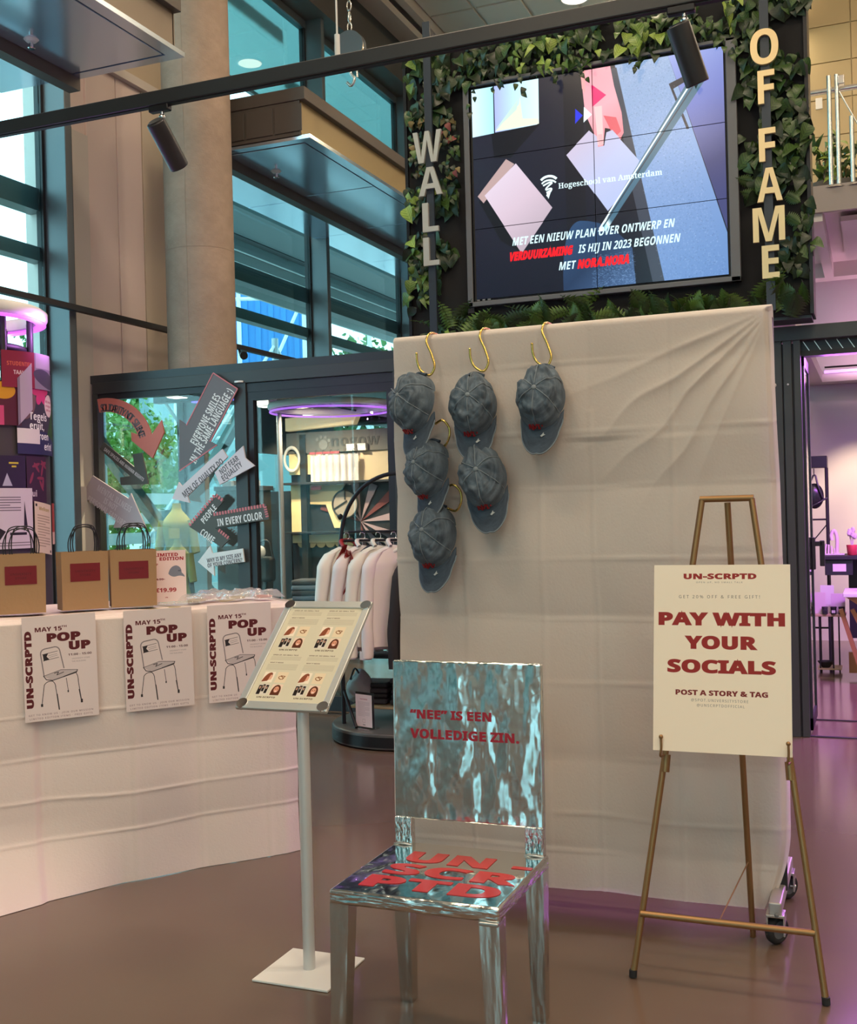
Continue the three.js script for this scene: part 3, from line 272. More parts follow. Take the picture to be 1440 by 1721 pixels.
// ---------- menu sign on a stand ----------
{
  const t = thing('sign_stand', 'white floor stand with a tilted snap-frame poster of small portraits', 'sign stand', [-1.62, 0, -2.975]);
  obj('base_plate', span(-0.125, 0.125, 0.001, 0.008, -0.125, 0.125, 0.002), M.whiteGloss, t); obj('pole', cyl(0.018, 0.018, 0.80, 0, 0.405, 0, 24), mat([0.62, 0.62, 0.62], 0.3, 0.3), t);
  const W = 0.312, Hh = 0.455, f = obj('sign_frame', [box(W, 0.03, 0.012, 0, 0.015, 0, 0.003), box(W, 0.03, 0.012, 0, Hh - 0.015, 0, 0.003), box(0.024, Hh - 0.06, 0.012, -W / 2 + 0.012, Hh / 2, 0, 0.003), box(0.024, Hh - 0.06, 0.012, W / 2 - 0.012, Hh / 2, 0, 0.003)], mat([0.62, 0.64, 0.62], 0.32, 0.65), t);
  f.position.set(-0.06, 0.785, 0.03); f.rotation.x = -0.86; // leaning back
  for (const [x, y] of [[-1, 0], [1, 0], [-1, 1], [1, 1]]) obj('corner_cap', [new THREE.CylinderGeometry(0.018, 0.018, 0.014, 20).rotateX(PI / 2).translate(x * (W / 2 - 0.018), y ? Hh - 0.018 : 0.018, 0.002)], M.chrome, f);
  obj('back_plate', box(W - 0.03, Hh - 0.03, 0.004, 0, Hh / 2, -0.004), M.white, f); 
  const face = (x, px, py) => { x.fillStyle = '#e8cdb8'; x.fillRect(px, py, 78, 92); x.fillStyle = '#5a2e1c'; x.beginPath(); x.moveTo(px + 8, py + 92); x.quadraticCurveTo(px + 2, py + 10, px + 40, py + 4); x.quadraticCurveTo(px + 80, py + 10, px + 72, py + 92); x.fill(); x.fillStyle = '#d8967a'; x.beginPath(); x.ellipse(px + 40, py + 44, 18, 26, 0, 0, 7); x.fill(); x.fillStyle = '#3a2018'; x.fillRect(px + 28, py + 38, 8, 4); x.fillRect(px + 44, py + 38, 8, 4); x.fillStyle = '#fff4ee'; x.fillRect(px + 32, py + 56, 16, 5); };
  const prof = (x, px, py) => { x.fillStyle = '#efe0cc'; x.fillRect(px, py, 78, 92); x.fillStyle = '#8a4a30'; x.beginPath(); x.moveTo(px, py + 88); x.quadraticCurveTo(px + 12, py + 12, px + 46, py + 6); x.quadraticCurveTo(px + 64, py + 8, px + 62, py + 30); x.lineTo(px + 40, py + 80); x.fill(); x.fillStyle = '#e0a88c'; x.beginPath(); x.moveTo(px + 50, py + 24); x.lineTo(px + 68, py + 34); x.lineTo(px + 64, py + 66); x.lineTo(px + 44, py + 74); x.fill(); };
  const ring = (x, px, py) => { x.fillStyle = '#e4cfb0'; x.fillRect(px, py, 78, 92); x.strokeStyle = '#8a5a3a'; x.lineWidth = 6; x.beginPath(); x.ellipse(px + 34, py + 50, 18, 11, 0.5, 0, 7); x.stroke(); x.beginPath(); x.moveTo(px + 28, py + 32); x.lineTo(px + 60, py + 36); x.lineTo(px + 50, py + 64); x.stroke(); };
  const grp = (x, px, py) => { x.fillStyle = '#d8cfc4'; x.fillRect(px, py, 78, 92); x.fillStyle = '#241c1a'; x.fillRect(px + 2, py + 10, 26, 78); x.fillRect(px + 30, py + 4, 18, 60); x.fillRect(px + 54, py + 8, 20, 70); x.fillStyle = '#b08a78'; x.fillRect(px + 8, py + 20, 12, 22); x.fillRect(px + 33, py + 14, 11, 20); x.fillRect(px + 57, py + 22, 11, 20); };
  const tex = canvas(560, 850, (x) => { x.fillStyle = '#d3cbb4'; x.fillRect(0, 0, 560, 850); for (const [c, r] of [[0, 0], [1, 0], [0, 1], [1, 1]]) { const X = 24 + c * 270, Y = 10 + r * 415; txt(x, 'OPEN UP, NO SMALL TALK', X + 110, Y + 16, 14, '#5a4a44', { wide: 1.1 }); x.fillStyle = '#b9b09c'; for (let k = 0; k < 4; k++) x.fillRect(X + 10, Y + 30 + k * 9, 225, 4); txt(x, 'WHAT IT MEANS', X + 70, Y + 84, 13, '#5a4a44'); x.fillStyle = '#b9b09c'; for (let k = 0; k < 6; k++) x.fillRect(X + 10, Y + 98 + k * 9, 225, 4); prof(x, X + 20, Y + 166); ring(x, X + 118, Y + 166); grp(x, X + 20, Y + 272); face(x, X + 118, Y + 272); txt(x, 'UN-SCRPTD', X + 108, Y + 384, 17, '#3a2420', { wide: 1.5 }); } });
  const s = sheet('poster_sheet', W - 0.046, Hh - 0.058, 0.002, tex, f, 0.25); s.position.set(0, Hh / 2, 0.0);
}
// ---------- easel with poster ----------
{
  const t = thing('easel', 'bronze metal tripod easel holding a large red-lettered poster', 'easel', [-0.43, 0, -3.23]);
  const top = [[-0.068, 1.385, -0.245], [0.078, 1.385, -0.245]], f0 = [-0.265, 0.003, 0], f1 = [0.266, 0.003, 0.015];
  for (const [a, b, s] of [[top[0], f0, -1], [top[1], f1, 1]]) { const l = obj('leg', rod(b, a, 0.0095, 14), M.bronze, t); const k = 0.455; const q = [b[0] + (a[0] - b[0]) * k, b[1] + (a[1] - b[1]) * k, b[2] + (a[2] - b[2]) * k]; obj('sleeve', rod([q[0], q[1] - 0.05, q[2] + 0.009], [q[0] + (a[0] - b[0]) * 0.02, q[1] + 0.0, q[2]], 0.0125, 14), M.bronze, l);
    obj('peg', [tube([[q[0], q[1] + 0.0, q[2] + 0.01], [q[0] - 0.004, q[1] + 0.008, q[2] + 0.058], [q[0], q[1] + 0.03, q[2] + 0.062], [q[0], q[1] + 0.062, q[2] + 0.062]], 0.0035, 20, 8), new THREE.SphereGeometry(0.0065, 12, 8).translate(q[0], q[1] + 0.064, q[2] + 0.062)], M.bronze, l); obj('foot_cap', rod(b, [b[0] - s * 0.001, b[1] + 0.02, b[2]], 0.0115, 14), M.rubber, l); }
  obj('leg', rod([0.03, 0.003, -0.42], [0.006, 1.375, -0.255], 0.0095, 14), M.bronze, t); obj('top_bar', rod([top[0][0] - 0.006, 1.387, -0.245], [top[1][0] + 0.006, 1.387, -0.245], 0.010, 14), M.bronze, t);
  obj('cross_bar', rod([-0.242, 0.182, -0.02], [0.24, 0.182, -0.015], 0.0095, 14), M.bronze, t); obj('strap', rod([-0.02, 0.182, -0.02], [0.026, 0.25, -0.39], 0.0022, 8), M.bronze, t);
  const R = '#9c2623', tex = canvas(840, 1190, (x) => { x.fillStyle = '#ffefd9'; x.fillRect(0, 0, 840, 1190); txt(x, 'UN-SCRPTD', 412, 74, 47, R, { wide: 1.78, fat: 3 }); txt(x, 'OPEN UP, NO SMALL TALK', 412, 112, 15, '#a89c90', { wide: 1.2, gap: 3, style: 'normal' }); txt(x, 'GET 20% OFF & FREE GIFT!', 412, 206, 28, '#7d7064', { gap: 7, style: 'normal', wide: 1.02 }); txt(x, 'PAY WITH', 418, 350, 106, R, { wide: 1.6, fat: 8 }); txt(x, 'YOUR', 418, 500, 106, R, { wide: 1.5, fat: 8 }); txt(x, 'SOCIALS', 418, 652, 106, R, { wide: 1.56, fat: 8 }); txt(x, 'POST A STORY & TAG', 420, 818, 42, '#7c2220', { wide: 1.38, fat: 2 }); txt(x, '@SPOT.UNIVERSITYSTORE', 412, 864, 24, '#a09488', { gap: 3.4, style: 'normal' }); txt(x, '@UNSCRPTDOFFICIAL', 418, 896, 24, '#a09488', { gap: 3.4, style: 'normal' }); });
  const p = new THREE.Group(); p.name = numbered('promotion_poster'); scene.add(p); tag(p, 'cream poster reading PAY WITH YOUR SOCIALS standing on the bronze easel', 'poster'); p.position.set(-0.435, 0.655, -3.285); p.rotation.x = -0.175;
  const s = sheet('board', 0.39, 0.545, 0.005, tex, p, 0.7); s.position.set(0, 0.2725, 0);
}
// ---------- backdrop on a rolling rack, caps on hooks ----------
const BZ = -3.735;
{
  const t = thing('rolling_rack', 'black rolling display rack under the white backdrop cloth', 'rack', [-0.955, 0, BZ - 0.035]);
  for (const s of [-1, 1]) { obj('upright', span(s * 0.64 - 0.014, s * 0.64 + 0.014, 0.12, 1.97, -0.016, 0.012, 0.004), M.black, t); const ft = obj('foot_bar', span(s * 0.63 - 0.02, s * 0.63 + 0.02, 0.10, 0.14, -0.30, 0.19, 0.006), s > 0 ? mat([0.5, 0.46, 0.45], 0.35, 0.6) : M.black, t);
    for (const z of [-0.27, 0.155]) { const x = s * 0.63, c = obj('caster', [span(x - 0.028, x - 0.022, 0.035, 0.102, z - 0.018, z + 0.03, 0.002), span(x + 0.022, x + 0.028, 0.035, 0.102, z - 0.018, z + 0.03, 0.002), span(x - 0.028, x + 0.028, 0.094, 0.104, z - 0.02, z + 0.042, 0.003), rod([x - 0.03, 0.045, z - 0.005], [x + 0.03, 0.045, z - 0.005], 0.006)], M.steel, ft); obj('wheel', [new THREE.TorusGeometry(0.034, 0.011, 10, 28).scale(1, 1, 1.5).rotateY(PI / 2 - (s > 0 ? 0.6 : 0)).translate(x, 0.045, z - 0.005)], M.rubber, ft); obj('wheel_hub', [cyl(0.031, 0.031, 0.024, 0, 0, 0, 24).rotateZ(PI / 2).rotateY(s > 0 ? -0.6 : 0).translate(x, 0.045, z - 0.005), new THREE.SphereGeometry(0.007, 10, 8).translate(x + 0.005, 0.105, z + 0.045)], M.greyRubber, ft); } }
  obj('top_bar', span(-0.65, 0.65, 1.955, 1.98, -0.014, 0.010, 0.005), M.black, t); { const glow = mat([0.3, 0.1, 0.4], 0.5, 0, { emissive: PURPLE, emissiveIntensity: 3 }); obj('led_strip', span(-0.6, 0.6, 0.16, 0.172, -0.07, -0.06), glow, t); obj('led_strip', span(0.634, 0.646, 0.3, 1.9, -0.07, -0.06), glow, t); obj('added_led_clip', [span(-0.5, -0.48, 0.155, 0.177, -0.075, -0.02), span(0.48, 0.5, 0.155, 0.177, -0.075, -0.02), span(0.625, 0.65, 0.6, 0.61, -0.075, -0.02), span(0.625, 0.65, 1.6, 1.61, -0.075, -0.02)], M.black, t); rectLight('added_strip_light', 1.2, 0.012, [-0.955, 0.166, BZ - 0.092], [-0.955, 0.13, BZ], PURPLE, 18); rectLight('added_strip_light', 0.012, 1.6, [-0.955 + 0.64, 1.1, BZ - 0.092], [-0.955 + 0.645, 1.1, BZ], PURPLE, 60); }  // both purple LED strips and lights added behind the cloth for its edge glow
  obj('lower_bar', span(-0.64, 0.64, 0.30, 0.325, -0.014, 0.010, 0.004), M.black, t); obj('back_board', span(-0.628, 0.628, 0.128, 1.95, -0.02, -0.012), M.white, t);
}
const foldFn = (ps, amp, s) => { const hs = ps.map((_, i) => (i % 2 ? 1 : -1) * amp * (0.5 + hash(i, s))); return (x) => { let i = ps.findIndex((p) => p > x); if (i < 0) i = ps.length; const a = i ? ps[i - 1] : ps[0] - 0.3, b = i < ps.length ? ps[i] : ps[ps.length - 1] + 0.3, ha = i ? hs[i - 1] : 0, hb = i < ps.length ? hs[i] : 0; return ha + (hb - ha) * Math.max(0, Math.min(1, (x - a) / (b - a))); }; };
const sheetCloth = mat([0.83, 0.735, 0.665], 0.9, 0, { transmission: 0.34, thickness: 0, side: THREE.DoubleSide, bumpMap: rep(fine, 4, 6), bumpScale: 0.0006 });
{
  const crease = (d, w = 0.006) => Math.exp(-Math.abs(d) / w), H = 1.99, L = [0.09, 1.98];
  const vx = [-0.40, -0.12, 0.06, 0.33], hy = [0.21, 0.33, 0.52, 0.78, 1.0, 1.2, 1.44, 1.63, 1.86];
  const fx = foldFn(vx, 0.010, 3), fy = foldFn(hy, 0.011, 5);
  const front = grid(190, 340, (u, v) => {
    const x = -0.655 + u * 1.31, S = v * 2.6; let y, z; // bottom of the front, over the bar, down the back
    const front = 1.915; if (S < front) { y = 0.075 + S; z = 0.014; } else if (S < front + 0.06) { const a = (S - front) / 0.06 * PI; y = 0.075 + front + Math.sin(a) * 0.016; z = 0.014 - (1 - Math.cos(a)) * 0.031; } else { y = 0.075 + front - (S - front - 0.06); z = -0.05; }
    const f = S < front ? 1 : 0.2; let h = 0; const low = Math.max(0, Math.min(1, (1.9 - y) / 1.9));
    for (const c of vx) h += 0.0055 * (y < 1.7 ? 1 : 0.3) * crease(x - c - 0.01 * vn(y * 3, c * 9, 1e6, 1e6, 3)) * (0.5 + vn(y * 4, c * 20, 1e6, 1e6, 4)) - 0.004 * crease(x - c, 0.03);
    for (const c of hy) h += 0.0055 * crease(y - c - 0.014 * (vn(x * 3, c * 9, 1e6, 1e6, 5) - 0.5), 0.0045) * (0.3 + vn(x * 5, c * 20, 1e6, 1e6, 6)) - 0.005 * crease(y - c, 0.035);
    h += (fx(x) * (y < 1.6 ? 1 : 0.3) + fy(y)) + 0.010; h += 0.022 * (vn(x * 3.2 + 9, y * 2.2, 1e6, 1e6, 8) - 0.5) * low + 0.008 * (vn(x * 9, y * 6, 1e6, 1e6, 9) - 0.5);
    const dx = 0.655 - x, dy = 1.99 - y; const dd = Math.hypot(dx, dy); if (dd < 0.9) for (const [ang, am] of [[0.38, 0.02], [0.56, 0.03], [0.75, 0.03], [0.95, 0.028], [1.2, 0.018]]) { const a = Math.atan2(dx, dy); h += am * crease(a - ang - 0.08 * vn(dd * 6, ang * 9, 1e6, 1e6, 12), 0.05) * Math.min(1, dd * 4) * Math.max(0, 1 - dd / 0.9); }
    let X = x; if (u > 0.9 && S < front) { X += (u - 0.9) / 0.1 * (0.018 * Math.sin(Math.min(1, (1.95 - y) / 1.2) * PI * 0.5) - (y < 0.35 ? Math.pow((0.35 - y) / 0.28, 2) * 0.075 : 0)); z += (u - 0.9) * 0.1 * (y < 0.4 ? (0.4 - y) : 0); if (u > 0.985) z -= 0.02; }
    return [X, y, z + 0.012 + Math.max(-0.022, h * f)];
  });
  const t = thing('backdrop_cloth', 'creased white cloth hung over the rolling rack as a backdrop', 'cloth', [-0.955, 0, BZ]); obj('cloth', front, sheetCloth, t);
}
// caps: crown up = +y, brim = +z; hung with the back strap up
const denim = mat([1, 1, 1], 0.85, 0, { map: rep(blotch([0.22, 0.265, 0.31], [0.47, 0.53, 0.58], 7, 20), 1, 1), bumpMap: rep(weave, 2, 2), bumpScale: 0.0008 }), denimDark = mat([1, 1, 1], 0.85, 0, { map: rep(blotch([0.20, 0.24, 0.29], [0.34, 0.40, 0.46], 5, 24), 1, 1), bumpMap: rep(weave, 2, 2), bumpScale: 0.0006 }), denimPale = mat([0.20, 0.24, 0.27], 0.85);
function capPart(k) { // crown surface point at angle a (0 = front), height t 0 rim .. 1 top
  return (a, t) => { const f = Math.cos(a), s = Math.sin(a), ph = t * PI / 2, r = Math.pow(Math.cos(ph), 0.62), y = 0.108 * Math.pow(Math.sin(ph), 0.85); const seam = Math.pow(Math.abs(Math.cos(a * 3)), 14); const n = (vn(a * 2.2 + k * 7, t * 5 + k, 1e6, 1e6, 40 + k) - 0.5) * 0.055 + (vn(a * 6 + k * 3, t * 9, 1e6, 1e6, 50 + k) - 0.5) * 0.034; const w = 1 - 0.04 * seam, back = f < 0 ? 1 + 0.22 * -f : 1, fr = f > 0 ? 1 + 0.1 * f : 1; const d = Math.min(1, t * 5) * Math.min(1, (1.02 - t) * 3); return [s * 0.080 * r * w * (1 + n * 2 * d), y * (1 + n * 4 * d) - (f < -0.5 ? 0.012 * (1 - t) : 0), f * 0.098 * r * w * back * fr * (1 + n * 2 * d)]; }; }
function makeCap(k, label) {
  const t = thing('baseball_cap', label, 'cap', [0, 0, 0], 0, 'denim caps hung on the backdrop'), P = capPart(k);
  obj('crown', grid(72, 26, (u, v) => P((u - 0.5) * 2 * PI, v * 0.995)), Object.assign(denim, { side: THREE.DoubleSide }), t);
  const st = []; for (let i = 0; i < 6; i++) { const a = i * PI / 3 + PI / 6 * 0; st.push(tube([0.02, 0.15, 0.3, 0.45, 0.6, 0.75, 0.9, 0.98].map((q) => { const p = P(a, q); return p.map((c, j) => c * 1.008 + (j === 1 ? 0.0006 : 0)); }), 0.0016, 28, 5)); } obj('seam', st, denimPale, t);
  obj('button', new THREE.SphereGeometry(0.0085, 14, 10).scale(1, 0.6, 1).translate(P(0, 1)[0], 0.108, P(0, 0.999)[2]), denimPale, t);
  const brim = (off) => grid(40, 14, (u, v) => { const a = (u - 0.5) * 2.5, p = P(a, 0.01), L = 0.090 * Math.pow(Math.max(0, Math.cos(a * 1.22)), 0.36), x = p[0] * (1 - 0.03 * v), z = p[2] + v * L, q = x / 0.08; return [x, off - 0.020 * q * q - 0.012 * v + 0.003, z - 0.004]; });
  obj('brim', [brim(0.004), brim(0.0)], Object.assign(denimDark, { side: THREE.DoubleSide }), t);
  const edge = []; for (let i = 0; i <= 30; i++) { const a = (i / 30 - 0.5) * 2.5, p = P(a, 0.01), L = 0.090 * Math.pow(Math.max(0, Math.cos(a * 1.22)), 0.36), x = p[0] * 0.97, q = x / 0.08; edge.push([x, 0.002 - 0.020 * q * q - 0.009, p[2] + L - 0.004]); } obj('brim_edge', tube(edge, 0.0028, 60, 6), denimPale, t);
  const em = []; for (let i = 0; i < 4; i++) { const a = -0.28 + i * 0.15 + 0.06, p = P(a, 0.12 + 0.02 * (i % 2)), g = letters(['N', 'Y', 'I', 'S'][i] === 'S' ? '.' : ['N', 'V', 'I', '.'][i], 0.022, 0.004, 0.95); em.push(g.rotateX(-0.35).rotateY(a).translate(p[0] * 1.01, p[1] - 0.004, p[2] * 1.012)); } obj('embroidery', em, M.red, t);
  obj('brim_mark', plate([[-0.008, -0.004], [-0.002, 0.002], [0.002, 0.009], [0.004, 0.002], [0.009, 0.0], [0.003, -0.003], [-0.003, -0.008]], 0.001, 0).rotateX(-PI / 2).translate(0.018, 0.0065, 0.128), mat([0.55, 0.58, 0.58], 0.8), t);
  obj('strap', tube([[-0.035, 0.014, -0.112], [0, 0.02, -0.122], [0.035, 0.014, -0.112]], 0.006, 12, 6), denimDark, t);
  return t;
}
const capSpots = [
  [-1.292, 1.725, 0, 0.02, 0.12, 'denim cap on the middle brass hook, upper of the two', 1], [-1.05, 1.735, 1, -0.04, 0.0, 'denim cap hanging alone on the rightmost brass hook'], [-1.503, 1.742, 2, 0.10, -0.35, 'denim cap on the leftmost brass hook, topmost of three', 0.98],
  [-1.457, 1.51, 3, 0.10, -0.30, 'denim cap second from the top in the left column of three', 0.94], [-1.262, 1.475, 4, 0.16, 0.10, 'denim cap hanging below another on the middle hook'], [-1.446, 1.275, 5, 0.04, -0.12, 'denim cap at the bottom of the left column of three']];
for (const [x, y, k, rz, ry, label, sc = 1] of capSpots) { const c = makeCap(k, label); c.scale.setScalar(sc); c.rotation.set(1.22, 0, 0); c.quaternion.premultiply(new THREE.Quaternion().setFromEuler(new THREE.Euler(0, ry, rz))); c.position.set(x + 0.01, y, BZ + 0.098); }
function hook(pts, label, r = 0.0042) { const t = thing('hook', label, 'hook', [0, 0, 0], 0, 'brass S-hooks holding the caps'); obj('wire', tube(pts, r, 80, 10), M.brass, t); obj('tip', [new THREE.SphereGeometry(r * 1.15, 10, 8).translate(...pts[0]), new THREE.SphereGeometry(r * 1.15, 10, 8).translate(...pts[pts.length - 1])], M.brass, t); return t; }
for (const [x, l] of [[-1.472, 'left'], [-1.272, 'middle'], [-1.048, 'right']]) hook([[x + 0.014, 1.93, BZ - 0.066], [x + 0.014, 1.985, BZ - 0.064], [x + 0.012, 2.008, BZ - 0.03], [x + 0.004, 2.004, BZ + 0.031], [x + 0.002, 1.975, BZ + 0.056], [x + 0.022, 1.925, BZ + 0.060], [x + 0.034, 1.88, BZ + 0.066], [x + 0.018, 1.852, BZ + 0.071], [x - 0.012, 1.868, BZ + 0.076], [x - 0.026, 1.90, BZ + 0.078], [x - 0.028, 1.93, BZ + 0.079]], { left: 'brass S-hook over the cloth edge carrying the column of three caps', middle: 'brass S-hook over the cloth edge carrying two caps', right: 'brass S-hook over the cloth edge carrying a single cap' }[l]);
hook([[-1.435, 1.68, BZ + 0.076], [-1.41, 1.69, BZ + 0.076], [-1.388, 1.665, BZ + 0.071], [-1.388, 1.63, BZ + 0.071], [-1.41, 1.60, BZ + 0.066], [-1.44, 1.612, BZ + 0.066]], 'brass hook linking the first and second caps of the left column');
hook([[-1.40, 1.455, BZ + 0.076], [-1.375, 1.462, BZ + 0.076], [-1.352, 1.44, BZ + 0.071], [-1.350, 1.40, BZ + 0.071], [-1.372, 1.372, BZ + 0.066], [-1.40, 1.38, BZ + 0.066]], 'brass hook linking the second and third caps of the left column');
// ---------- counter table with cloth, posters, bags ----------
const P0 = V(-2.235, 0, -4.039), TA = 0.859; // local x to the right along the front, z towards the viewer
const onTable = (x, y, z) => [P0.x + x * Math.cos(TA) + z * Math.sin(TA), y, P0.z - x * Math.sin(TA) + z * Math.cos(TA)];
{
  const t = thing('counter_table', 'long counter table hidden under a white cloth', 'table', P0.toArray(), TA);
  obj('tabletop', span(-1.9, -0.03, 0.985, 1.013, -0.62, -0.03, 0.004), M.woodPale, t); for (const [x, z] of [[-1.85, -0.08], [-0.08, -0.08], [-1.85, -0.57], [-0.08, -0.57]]) obj('leg', span(x - 0.02, x + 0.02, 0, 0.985, z - 0.02, z + 0.02), M.aluminium, t);
}
const cloth2 = mat([0.82, 0.69, 0.64], 0.6, 0, { side: THREE.DoubleSide, bumpMap: rep(fine, 5, 5), bumpScale: 0.0005 });  // pink tint puts the pink light falling on the white cloth into its colour
{
  const crease = (d, w) => Math.exp(-Math.abs(d) / w); const t = thing('table_cloth', 'white creased cloth hanging over the front of the counter table', 'tablecloth', P0.toArray(), TA);
  const vx = [-0.12, -0.40, -0.66, -0.98], hy = [0.20, 0.34, 0.50, 0.66];
  const fx2 = foldFn([...vx].reverse(), 0.008, 7), fy2 = foldFn(hy, 0.005, 9); const disp = (x, y) => { let h = fx2(x) + fy2(y) + 0.01; for (const c of vx) h += 0.006 * crease(x - c - 0.006 * vn(y * 6, c * 7, 1e6, 1e6, 60), 0.005) * (0.4 + vn(y * 5, c * 9, 1e6, 1e6, 61)) - 0.004 * crease(x - c, 0.03); for (const c of hy) h += 0.0055 * crease(y - c - 0.02 * (vn(x * 3, c * 9, 1e6, 1e6, 62) - 0.5), 0.004) * (0.4 + vn(x * 5, c * 7, 1e6, 1e6, 63)) - 0.003 * crease(y - c, 0.03); return h + 0.014 * (vn(x * 3, y * 3, 1e6, 1e6, 64) - 0.5) * (1 - y); };
  const g = grid(200, 330, (u, v) => { const x = -1.95 + u * 1.955, S = v * 1.68; let y, z; const F = 1.0; if (S < F) { y = 0.002 + S; z = 0; } else if (S < F + 0.04) { const a = (S - F) / 0.04 * PI / 2; y = 0.002 + F + 0.01 * Math.sin(a); z = -0.02 * (1 - Math.cos(a)); } else { y = 0.002 + F + 0.01; z = -0.02 - (S - F - 0.04); } if (S < F) { z += disp(x, y) + Math.pow(Math.max(0, 0.5 - y), 2) * 0.06; const fl = Math.max(0, Math.min(1, (-x - 0.72) / 0.5)); z += Math.pow(Math.max(0, 0.28 - y) / 0.28, 1.6) * 0.15 * fl; if (x < -1.0) z += 0.012 * Math.min(1, (-1.0 - x) / 0.02); y += 0.0; } else y += Math.abs(disp(x * 2, z * 2)) * 0.3; if (u > 0.97) z -= (u - 0.97) * 0.4; return [x, y, z]; });
  const g2 = grid(24, 60, (u, v) => [0.004 - 0.004 * Math.sin(v * 5), 0.02 + v * 1.0, -0.012 - u * 0.6 + 0.0]);
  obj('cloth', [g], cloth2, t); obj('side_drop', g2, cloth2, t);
}
const DR = '#5c0f18', PW = 560, PH = 816, popTex = canvas(PW, PH, (x) => {
  x.fillStyle = '#ead9d6'; x.fillRect(0, 0, PW, PH); txt(x, 'UN-SCRPTD', 42, 412, 66, DR, { wide: 1.68, rot: -PI / 2, fat: 6 }); txt(x, 'MAY 15', 196, 104, 46, DR, { wide: 1.3, fat: 1 }); txt(x, 'TH', 318, 90, 22, DR, { wide: 1.5 }); txt(x, 'POP', 308, 172, 84, DR, { wide: 1.6, fat: 8 }); txt(x, 'UP', 428, 246, 84, DR, { wide: 1.55, fat: 8 }); txt(x, '11:00 - 15:00', 430, 318, 24, '#4a2024', { wide: 1.3 }); txt(x, 'UNIVERSITY STORE', 436, 350, 15, '#a8989a', { wide: 1.1, style: 'normal' }); txt(x, 'THE BUILDING', 420, 372, 15, '#a8989a', { wide: 1.1, style: 'normal' }); txt(x, 'GET TO KNOW US · JOIN OUR MISSION', 272, 766, 19, '#8c6a70', { wide: 1.15, gap: 3, style: 'normal' }); txt(x, 'LIMITED EDITION ITEMS · FREE GIFTS', 272, 794, 19, '#8c6a70', { wide: 1.15, gap: 3, style: 'normal' });
  const ln = (w, c, ...p) => { x.strokeStyle = c; x.lineWidth = w; x.lineJoin = x.lineCap = 'round'; x.beginPath(); p.forEach((q, i) => (i ? x.lineTo(...q) : x.moveTo(...q))); x.stroke(); }; const K = '#2a2226';
  x.strokeStyle = K; x.lineWidth = 7; x.beginPath(); x.moveTo(152, 470); x.lineTo(132, 300); x.quadraticCurveTo(130, 262, 168, 256); x.lineTo(238, 246); x.quadraticCurveTo(272, 246, 278, 284); x.lineTo(304, 420); x.stroke(); x.strokeStyle = '#b8a8aa'; x.lineWidth = 3; x.stroke(); ln(3, K, [144, 300], [260, 280]); ln(3, K, [150, 350], [268, 330]); x.fillStyle = K; x.beginPath(); x.moveTo(148, 300); x.lineTo(190, 290); x.lineTo(176, 318); x.lineTo(196, 340); x.lineTo(154, 352); x.fill(); ln(2, '#6a5a60', [190, 312], [256, 300]); ln(2, '#6a5a60', [196, 326], [260, 312]);
  x.fillStyle = '#cbbcbc'; x.beginPath(); x.moveTo(150, 470); x.lineTo(280, 430); x.lineTo(404, 440); x.lineTo(396, 462); x.lineTo(210, 508); x.closePath(); x.fill(); ln(6, K, [148, 468], [168, 498], [214, 508], [398, 462], [406, 442]); ln(3, K, [150, 468], [280, 430], [404, 440]); ln(5, K, [230, 452], [262, 446], [248, 468], [300, 450]); ln(8, K, [300, 486], [396, 458]);
  x.strokeStyle = K; x.lineWidth = 5; x.beginPath(); x.moveTo(128, 690); x.lineTo(150, 540); x.quadraticCurveTo(170, 506, 214, 514); x.quadraticCurveTo(236, 530, 236, 570); x.lineTo(258, 740); x.stroke(); ln(9, K, [244, 620], [256, 738]); x.lineWidth = 4; x.beginPath(); x.moveTo(318, 500); x.lineTo(330, 600); x.stroke(); x.lineWidth = 5; x.beginPath(); x.moveTo(396, 470); x.quadraticCurveTo(408, 480, 410, 540); x.lineTo(428, 690); x.stroke(); ln(8, K, [414, 600], [428, 690]); x.fillStyle = K; x.fillRect(120, 684, 16, 22); x.fillRect(422, 676, 16, 28); x.fillRect(324, 596, 10, 16);
});
for (const [u, l, r] of [[0.922, 'leftmost', 0.012], [0.558, 'middle', 0.006], [0.236, 'rightmost', -0.004]]) { const p = new THREE.Group(); p.name = numbered('event_poster'); scene.add(p); tag(p, { leftmost: 'POP UP event poster on the table cloth below the leftmost paper bags', middle: 'POP UP event poster on the table cloth below the rightmost paper bag', rightmost: 'POP UP event poster on the cloth partly behind the tilted sign frame' }[l], 'poster', 'POP UP posters on the table cloth'); p.position.set(...onTable(-u, 0.834, 0.034)); p.rotation.y = TA; const s = sheet('print_sheet', 0.262, 0.382, 0.0012, popTex, p, 0.6); s.rotation.z = r; s.rotation.x = -0.012; }
